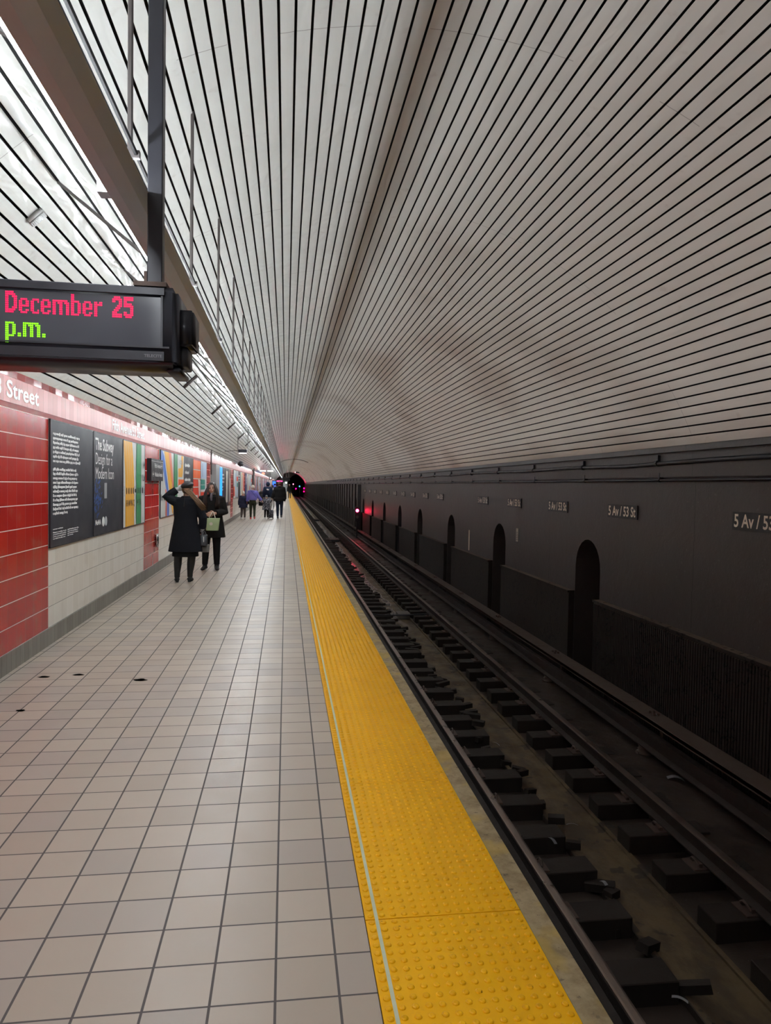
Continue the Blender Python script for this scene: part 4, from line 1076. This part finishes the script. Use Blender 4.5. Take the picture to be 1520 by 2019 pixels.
    if shoes:
        for q in 'LR':
            c = P['an' + q]; td = P['toe' + q].normalized(); bm = nb()
            tube(bm, [c - td * .065 * s - V(0, 0, .040) * s, c - td * .05 * s - V(0, 0, .042) * s, c + td * .03 * s - V(0, 0, .036) * s, c + td * .10 * s - V(0, 0, .050) * s, c + td * .17 * s - V(0, 0, .058) * s, c + td * .19 * s - V(0, 0, .062) * s],
                 [.025 * s, .042 * s, .046 * s, .045 * s, .034 * s, .015 * s], 14, True, .78, (0, 0, 1))
            tube(bm, [c - V(0, 0, .04) * s, c + V(0, 0, .03 + boot) * s], [.046 * s, (.046 + boot * .06) * s], 14)
            o = bake(obj('boot' if boot > .05 else 'shoe', bm, shoes, t), max(voxel * .8, .006), 1)
            if sole:
                bm = nb(); rbox(bm, -.042 * s, .042 * s, -.075 * s, .185 * s, -.085 * s, -.062 * s, .01 * s, 1)
                for v in bm.verts:
                    v.co = V(v.co.x * 1.0, 0, v.co.z) + td * v.co.y + V(0, 0, 0) if abs(td.x) < .2 else v.co
                so = obj('sole', bm, sole, t); so.location = c
    return t, P, s
def strands(bm, starts, ends, mids, n, r, seed=1):
    random.seed(seed)
    for i in range(n):
        f = random.random(); g = random.random() * 2 - 1
        a = starts(f, g); m_ = mids(f, g); e_ = ends(f, g); pts = []
        for k in range(9):
            q = k / 8; p = a * (1 - q) ** 2 + m_ * 2 * q * (1 - q) + e_ * q * q
            pts.append(p + V(math.sin(q * 9 + i) * .004, math.cos(q * 7 + i) * .004, 0))
        tube(bm, pts, [r * .8] + [r] * 6 + [r * .7, r * .25], 5)
def cap_hair(P, s, mat, t, back=.105, drop=.02, name='hair', grow=1.0):
    hc = P['head']; bm = nb()
    ell(bm, hc + V(0, -.014, .022) * s, (.086 * s * grow, .098 * s * grow, .100 * s * grow), 22, 14)
    # open the face
    dele = [v for v in bm.verts if v.co.y > hc.y + .050 * s and v.co.z < hc.z + .055 * s]
    bmesh.ops.delete(bm, geom=dele, context='VERTS')
    tube(bm, [hc + V(0, -.05, .0) * s, hc + V(0, -.055, -drop - .04) * s], [.075 * s, .06 * s], 12)
    return obj(name, bm, mat, t, True)

CB = cloth('black_navy_coat', (.011, .012, .017)); CB2 = cloth('black_wool', (.012, .011, .011)); CT = cloth('black_trousers', (.008, .008, .009), .8, .2)
BOOT = pm('black_suede', (.010, .010, .011), .6, 0, .2, 20)
HAIRB = pm('long_brown_hair', (.17, .095, .050), .5, 0, .5, 40); HAIRD = pm('dark_brown_hair', (.022, .012, .010), .42, 0, .5, 40)
# A: woman in a dark coat seen from behind, hand raised to her cap
pA = dict(shL=V(-.17, 0, 1.36), elL=V(-.325, .03, 1.43), haL=V(-.145, .055, 1.565), shR=V(.185, 0, 1.345), elR=V(.285, -.03, 1.09), haR=V(.275, .04, .90), head=V(.015, .03, 1.575), neck=V(.01, .01, 1.44),
          knL=V(-.12, .02, .48), anL=V(-.13, -.02, .085), knR=V(.10, .02, .48), anR=V(.075, .03, .085), toeL=V(-.2, 1, 0), toeR=V(.15, 1, 0))
A, PA, sA = person('woman in a long black coat seen from behind, one hand raised to her black cap', (-1.63, 12.02, 0), .03, 1.66, pA, CB, .52, 1.08, 1.30, .012, None, None, voxel=.0065,
                   thumbs=dict(L=V(0, -.3, 1), pL=V(.4, .9, 0), dL=V(1, .1, .25), R=V(0, 1, 0), pR=V(-1, 0, 0)), handcurl=.7)
bm = nb(); loft(bm, [(-.0, 0, z, rx, ry) for z, rx, ry in ((.80, .19, .14), (.6, .20, .15), (.43, .215, .16), (.425, .20, .15))], 26); bake(obj('skirt', bm, CT, A), .008, 2)
for q in 'LR':
    bm = nb(); a, k, c = PA['hip' + q], PA['kn' + q], PA['an' + q]; td = PA['toe' + q].normalized()
    tube(bm, [a * .3 + k * .7, k + V(0, 0, .02), k - V(0, 0, .06), k * .55 + c * .45, c + V(0, 0, .06), c], [.082, .074, .066, .064, .046, .044], 16)
    tube(bm, [c - td * .055 - V(0, 0, .03), c + td * .02 - V(0, 0, .03), c + td * .10 - V(0, 0, .055), c + td * .16 - V(0, 0, .062)], [.036, .042, .038, .018], 12, True, .8, (0, 0, 1))
    tube(bm, [c - td * .035 - V(0, 0, .02), c - td * .045 - V(0, 0, .083)], [.034, .022], 10)
    bake(obj('boot', bm, BOOT, A), .0065, 2)
h = PA['head']
bm = nb(); ell(bm, h + V(.005, -.01, .055), (.104, .118, .062), 28, 14, Matrix.Rotation(-.22, 4, 'Y')); loft(bm, [(h.x, h.y - .008, h.z + .01 + z, r, r * 1.12) for z, r in ((0, .086), (.03, .090), (.045, .088))], 24)
tube(bm, [h + V(-.06, .07, .03), h + V(0, .15, .025), h + V(.06, .07, .03)], .014, 8, True, .5); ell(bm, h + V(.01, -.01, .115), (.012, .012, .006))
bake(obj('cap', bm, pm('black_leather_cap', (.014, .014, .017), .38, 0, .2, 9, .3), A), .006, 2)
bm = nb()
strands(bm, lambda f, g: h + V(.01 + .05 * g, -.085 + .01 * f, -.01 - .03 * f), lambda f, g: V(.30 + .04 * g, -.135 - .04 * f, 1.18 + .08 * f), lambda f, g: V(.14 + .02 * g, -.18 - .02 * f, 1.43 + .03 * g), 80, .006, 4)
ell(bm, h + V(.0, -.022, -.02), (.078, .072, .070))
obj('hair', bm, HAIRB, A, True)
M_GLV = pm('pale_grey_glove', (.50, .51, .53), .7, 0, .15, 20)
for q, th, pa, dd in (('L', V(0, -.3, 1), V(.4, .9, 0), V(1, .1, .25)), ('R', V(0, 1, 0), V(-1, 0, 0), (PA['haR'] - PA['elR']))):
    bm = nb(); hand(bm, PA['ha' + q] + dd.normalized() * .004, dd, th, pa, sA * 1.02, .7, .0028); tube(bm, [PA['ha' + q] - dd.normalized() * .035, PA['ha' + q] + dd.normalized() * .015], [.036, .033], 12)
    bake(obj('glove', bm, M_GLV, A), .0035, 1)
bm = nb()
for k in (0, 1): tube(bm, [h + V(-.03 + k * .01, -.10, -.03), V(-.005, -.142, 1.36), V(-.02 + .015 * k, -.152, 1.25)], .003, 5)
obj('hood_cord', bm, BOOT, A)
# her two bags
def bag(name, label, loc, w_, d_, h_, mat, handle, hm, rz=0, taper=.8, cat='bag', hw=.5):
    t = thing(name, label, cat, loc, rz)
    bm = nb(); loft(bm, [(0, 0, z * h_, w_ / 2 * f, d_ / 2 * f2) for z, f, f2 in ((0, taper * .96, .9), (.02, taper, 1), (.5, (1 + taper) / 2, .95), (.97, 1.0, .7), (1, .98, .6))], 28, True, 4.5)
    o = obj('body', bm, mat, t, False); 
    for y in (-d_ * .28, d_ * .28):
        bm = nb(); tube(bm, [(w_ * hw / 2 * math.cos(a), y * (1 - .7 * math.sin(a)), h_ * .93 + handle * math.sin(a)) for a in [PI * i / 14 for i in range(15)]], .006, 7); obj('handle', bm, hm, t, True)
    return t
gl = pm('charcoal_leather', (.045, .050, .058), .35, 0, .25, 12, .3)
hx, hy, hz = PA['haR']; wx, wy_ = A.location.x, A.location.y
b1 = bag('handbag', 'small charcoal leather handbag held by the woman in the black cap', (wx + .288, wy_ + .04, .605), .125, .17, .175, gl, .075, gl, .1, .9)
bm = nb(); tube(bm, [(0, -.088, .06), (.0, -.087, .15)], .006, 6); obj('zip_pull', bm, M_WHITEP, b1)
b2 = bag('shopping_bag', 'grey paper bag hanging below the charcoal handbag', (wx + .305, wy_ + .10, .49), .135, .14, .125, pm('grey_felt_bag', (.13, .125, .115), .8, 0, .15, 14), .20, gl, .1, .97)

# B: woman facing us with the green bag
pB = dict(shL=V(-.17, 0, 1.37), elL=V(-.245, -.02, 1.12), haL=V(-.075, .215, 1.10), shR=V(.17, 0, 1.37), elR=V(.245, -.02, 1.11), haR=V(.085, .20, 1.08), head=V(0, .030, 1.575),
          knL=V(-.10, .02, .48), anL=V(-.105, 0, .085), knR=V(.10, .0, .48), anR=V(.12, -.02, .085), toeL=V(-.1, 1, 0), toeR=V(.25, 1, 0))
BX, BY = -1.385, 13.72
B, PB, sB = person('woman with long dark hair facing the viewer, black coat, both hands together', (BX, BY, 0), PI + .04, 1.665, pB, CB2, .63, 1.12, 1.16, .016, CT, BOOT, voxel=.0065, legw=1.05,
                   thumbs=dict(L=V(0, 0, 1), pL=V(.2, -1, 0), dL=V(1, .25, -.2), R=V(0, 0, 1), pR=V(-.2, -1, 0), dR=V(-1, .3, -.2)), handcurl=.9)
h = PB['head']
bm = nb()
for q in (-1, 1): tube(bm, [h + V(q * .013, .094, .026), h + V(q * .030, .096, .032), h + V(q * .052, .078, .024)], .0035, 6)
obj('eyebrow', bm, HAIRD, B)
bm = nb()
for q in (-1, 1): tube(bm, [h + V(q * .016, .087, .004), h + V(q * .030, .088, .000), h + V(q * .046, .078, .003)], .0030, 6)
obj('eyelashes', bm, HAIRD, B)
bm = nb(); tube(bm, [h + V(-.022, .079, -.053), h + V(-.008, .089, -.050), h + V(0, .089, -.0515), h + V(.008, .089, -.050), h + V(.022, .079, -.053)], [.002, .0055, .0055, .0055, .002], 8); obj('lips', bm, pm('lip_red', (.40, .10, .09), .45), B, True)
hair = cap_hair(PB, 1.0, HAIRD, B, drop=.08)
bm = nb()
for q in (-1, 1):
    strands(bm, lambda f, g: h + V(q * (.02 + .05 * f), .045 - .09 * f, .100 - .05 * f), lambda f, g: V(q * (.075 + .07 * f) + .014 * g, .150 - .03 * f, 1.14 + .08 * abs(g)), lambda f, g: V(q * (.135 + .02 * g), .16 - .05 * f, 1.46), 90, .0085, 6 + q)
o = obj('hair_lengths', bm, HAIRD, B, True)
bm = nb()
tube(bm, [V(-.05, .06, 1.46), V(0, .105, 1.435), V(.05, .06, 1.46)], .018, 10); tube(bm, [V(0, .10, 1.43), V(.005, .128, 1.38), V(0, .138, 1.31)], [.024, .028, .018], 10)
bake(obj('scarf', bm, cloth('grey_patterned_scarf', (.14, .12, .14), .8, .5, .8), B), .006, 2)
gt = thing('tote_bag', 'pale green tote bag with a white round badge, held in front of the black coat', 'bag', (BX + .045, BY - .31, .765), .05)
MG = pm('pale_green_canvas', (.36, .46, .25), .6, 0, .10, 9, .2)
bm = nb(); loft(bm, [(0, 0, z, a, b) for z, a, b in ((0, .108, .045), (.01, .113, .05), (.12, .125, .05), (.225, .138, .035), (.23, .136, .03))], 32, True, 5); obj('body', bm, MG, gt)
bm = nb(); bmesh.ops.create_cone(bm, segments=24, radius1=.030, radius2=.030, depth=.004, cap_ends=True, matrix=Matrix.Translation((-.02, -.0505, .125)) @ Matrix.Rotation(PI / 2, 4, 'X')); obj('badge', bm, pmat('cream'), gt)
for y in (-.03, .03):
    bm = nb(); tube(bm, [(-.065, y, .20), (-.045, y, .26), (-.01, y * .5 + .05, .325), (.0, .085, .35), (.02, y * .5 + .05, .325), (.045, y, .26), (.055, y, .20)], .007, 7); obj('handle', bm, pmat('cream'), gt, True)

# the family farther on
NAVY = cloth('navy_quilt', (.016, .020, .050), .5, .5); LILAC = cloth('lilac_fleece', (.17, .16, .50), .8, .35); OLIVE = cloth('dark_olive', (.030, .036, .022), .8, .2)
MWS = pm('white_trainers', (.60, .58, .56), .5); MRS = pm('red_trainers', (.55, .05, .05), .5); KNIT = pm('cream_knit', (.62, .58, .50), .9, 0, .12, 60, .4)
walk = dict(knL=V(-.09, .05, .49), anL=V(-.09, .10, .095), knR=V(.09, .02, .49), anR=V(.10, -.20, .13))
walk2 = dict(knR=V(.09, .05, .49), anR=V(.09, .10, .095), knL=V(-.09, .03, .49), anL=V(-.10, -.12, .10))
def beanie(t, P, s, mat, pom=True, name='beanie'):
    h = P['head']; bm = nb(); ell(bm, h + V(0, -.012, .040) * s, (.090 * s, .100 * s, .095 * s), 18, 10); tube(bm, [h + V(0, -.012, .0) * s, h + V(0, -.012, .035) * s], [.094 * s, .096 * s], 18)
    if pom: ell(bm, h + V(0, -.012, .15) * s, (.035 * s,) * 3)
    return obj(name, bm, mat, t, True)
c, P, s = person('child in a navy quilted jacket and cream bobble hat walking away beside the wall', (-1.93, 33.1, 0), 0, 1.27, {**walk2, 'haR': V(.27, .12, .95), 'elR': V(.24, 0, 1.15)}, NAVY, .72, 1.10, 1.05, .045, cloth('taupe_leggings', (.09, .07, .065)), MWS, voxel=.012)
beanie(c, P, s, KNIT)
c, P, s = person('woman in a lilac hooded jacket, olive trousers and red shoes walking away', (-1.50, 32.9, 0), 0, 1.57, {**walk, 'shR': V(.17, 0, 1.37), 'elR': V(.28, 0, 1.14), 'haR': V(.44, .03, .95), 'elL': V(-.24, 0, 1.12), 'haL': V(-.27, .05, .90)}, LILAC, .97, 1.12, 1.02, .022, OLIVE, MRS, voxel=.012, legw=.92)
beanie(c, P, s, KNIT, False, 'white_hat')
bm = nb(); ell(bm, V(0, -.085, 1.395) * s, (.105, .06, .065)); obj('hood', bm, LILAC, c, True)
bm = nb(); tube(bm, [V(-.09, -.12, 1.36), V(.02, -.155, 1.22), V(.16, -.15, 1.03)], .010, 6); obj('bag_strap', bm, pmat('navy'), c)
PAT = NT('black_white_pattern'); _f = PAT.noise(34, 2, .5); MPAT = PAT.out(PAT.mix(PAT.math('GREATER_THAN', _f, .56), (.016, .018, .028), (.42, .42, .46)), .8)
c, P, s = person('small child in a black and white patterned coat holding two hands, walking away', (-.895, 33.6, 0), 0, 1.12, {**walk2, 'elL': V(-.24, 0, 1.22), 'haL': V(-.40, .02, 1.24), 'elR': V(.26, 0, 1.22), 'haR': V(.34, .02, 1.40)}, MPAT, .66, 1.22, 1.12, .035, CT, MWS, voxel=.010)
beanie(c, P, s, pm('grey_green_knit', (.13, .15, .15), .9), False)
t = thing('wheeled_bag', 'small patterned wheeled bag rolling beside the patterned coat', 'bag', (-.69, 34.0, 0), .2)
bm = nb(); rbox(bm, -.11, .11, -.09, .09, .05, .42, .03, 2); obj('body', bm, MPAT, t, True)
bm = nb(); tube(bm, [(-.08, -.05, .4), (-.08, -.05, .66), (.08, -.05, .66), (.08, -.05, .4)], .01, 6); obj('pull_handle', bm, M_BLKMET, t)
for x in (-.1, .1):
    bm = nb(); tube(bm, [(x - .015, 0, .04), (x + .015, 0, .04)], .04, 12); obj('wheel', bm, M_BLKMET, t)
c, P, s = person('man in a black jacket and dark jeans walking away, nearest the yellow strip', (-.30, 34.3, 0), -.05, 1.78, {**walk, 'anL': V(-.075, -.03, .085), 'elL': V(-.27, .0, 1.12), 'haL': V(-.33, .05, .90)}, CB2, .80, 1.22, 1.06, .030, cloth('dark_denim', (.014, .022, .045), .8, .3), pm('grey_black_trainers', (.06, .055, .055), .6, 0, .6, 30), voxel=.012, sole=MWS)
cap_hair(P, s, pm('reddish_short_hair', (.12, .05, .035), .7), c, drop=-.02)
bm = nb(); ell(bm, V(0, -.06, 1.44) * s, (.10, .075, .05)); obj('hood', bm, CB2, c, True)
c, P, s = person('person in a navy hooded top and grey trousers with a navy backpack walking away', (-1.02, 41.0, 0), 0, 1.74, walk, cloth('navy_top', (.016, .028, .060)), .88, 1.15, 1.0, .02, cloth('grey_trousers', (.26, .27, .28)), MWS, voxel=.014)
bm = nb(); ell(bm, P['head'] + V(0, -.02, .01), (.115, .12, .135)); obj('hood', bm, MATS['navy_top'], c, True)
t = thing('backpack', 'navy backpack with a pale emblem on the back of the hooded walker', 'backpack', (-1.02, 40.80, 1.03))
bm = nb(); rbox(bm, -.18, .18, -.13, .05, 0, .46, .06, 3); obj('pack', bm, MATS['navy_top'], t, True)
bm = nb(); ell(bm, (.0, -.135, .30), (.075, .006, .040), 12, 8, Matrix.Rotation(.3, 4, 'Y')); obj('emblem', bm, M_WHITEP, t)
c, P, s = person('person in a pale pinkish coat walking ahead of the man in black', (-.86, 46.5, 0), 0, 1.60, walk, cloth('pale_pink_coat', (.46, .38, .38)), .72, 1.15, 1.1, .03, cloth('light_trousers', (.42, .40, .38)), MWS, voxel=.014)
cap_hair(P, s, HAIRD, c)
c, P, s = person('person with reddish hair in a dark coat just beyond the pale pinkish coat', (-.42, 50.0, 0), 0, 1.76, walk2, cloth('maroon_dark', (.07, .03, .03)), .7, 1.1, 1.1, .03, CT, BOOT, voxel=.014)
cap_hair(P, s, MATS['reddish_short_hair'], c)
c, P, s = person('person in a bright blue top far beyond the group', (-1.0, 64.0, 0), 0, 1.70, walk, cloth('bright_blue_top', (.05, .12, .50)), .85, 1.1, 1.0, .02, CT, BOOT, voxel=.016)
cap_hair(P, s, HAIRD, c)
c, P, s = person('lone person in a black coat and white hat standing at the yellow strip far away', (.40, 84.0, 0), 0, 1.66, None, CB2, .82, 1.15, 1.0, .03, cloth('dark_blue_trousers', (.03, .045, .08)), BOOT, voxel=.016)
beanie(c, P, s, pm('white_hat', (.8, .8, .8), .8), False)
# litter bin
t = thing('litter_bin', 'tall dark litter bin with sloping lid standing near the tiled wall beyond the family', 'bin', (-1.80, 54.4, 0))
bm = nb(); rbox(bm, -.23, .27, -.25, .25, 0, .95, .03, 2); obj('body', bm, pm('dark_bin', (.014, .012, .015), .5), t, True)
bm = nb(); loft(bm, [(.02, 0, z, r, r) for z, r in ((.95, .24), (1.03, .22), (1.10, .14), (1.13, .05))], 20, True, 3); obj('lid', bm, MATS['dark_bin'], t, True)
bm = nb(); bx(bm, -.17, .21, -.256, -.25, .3, .8); obj('door', bm, M_BLKMET, t)
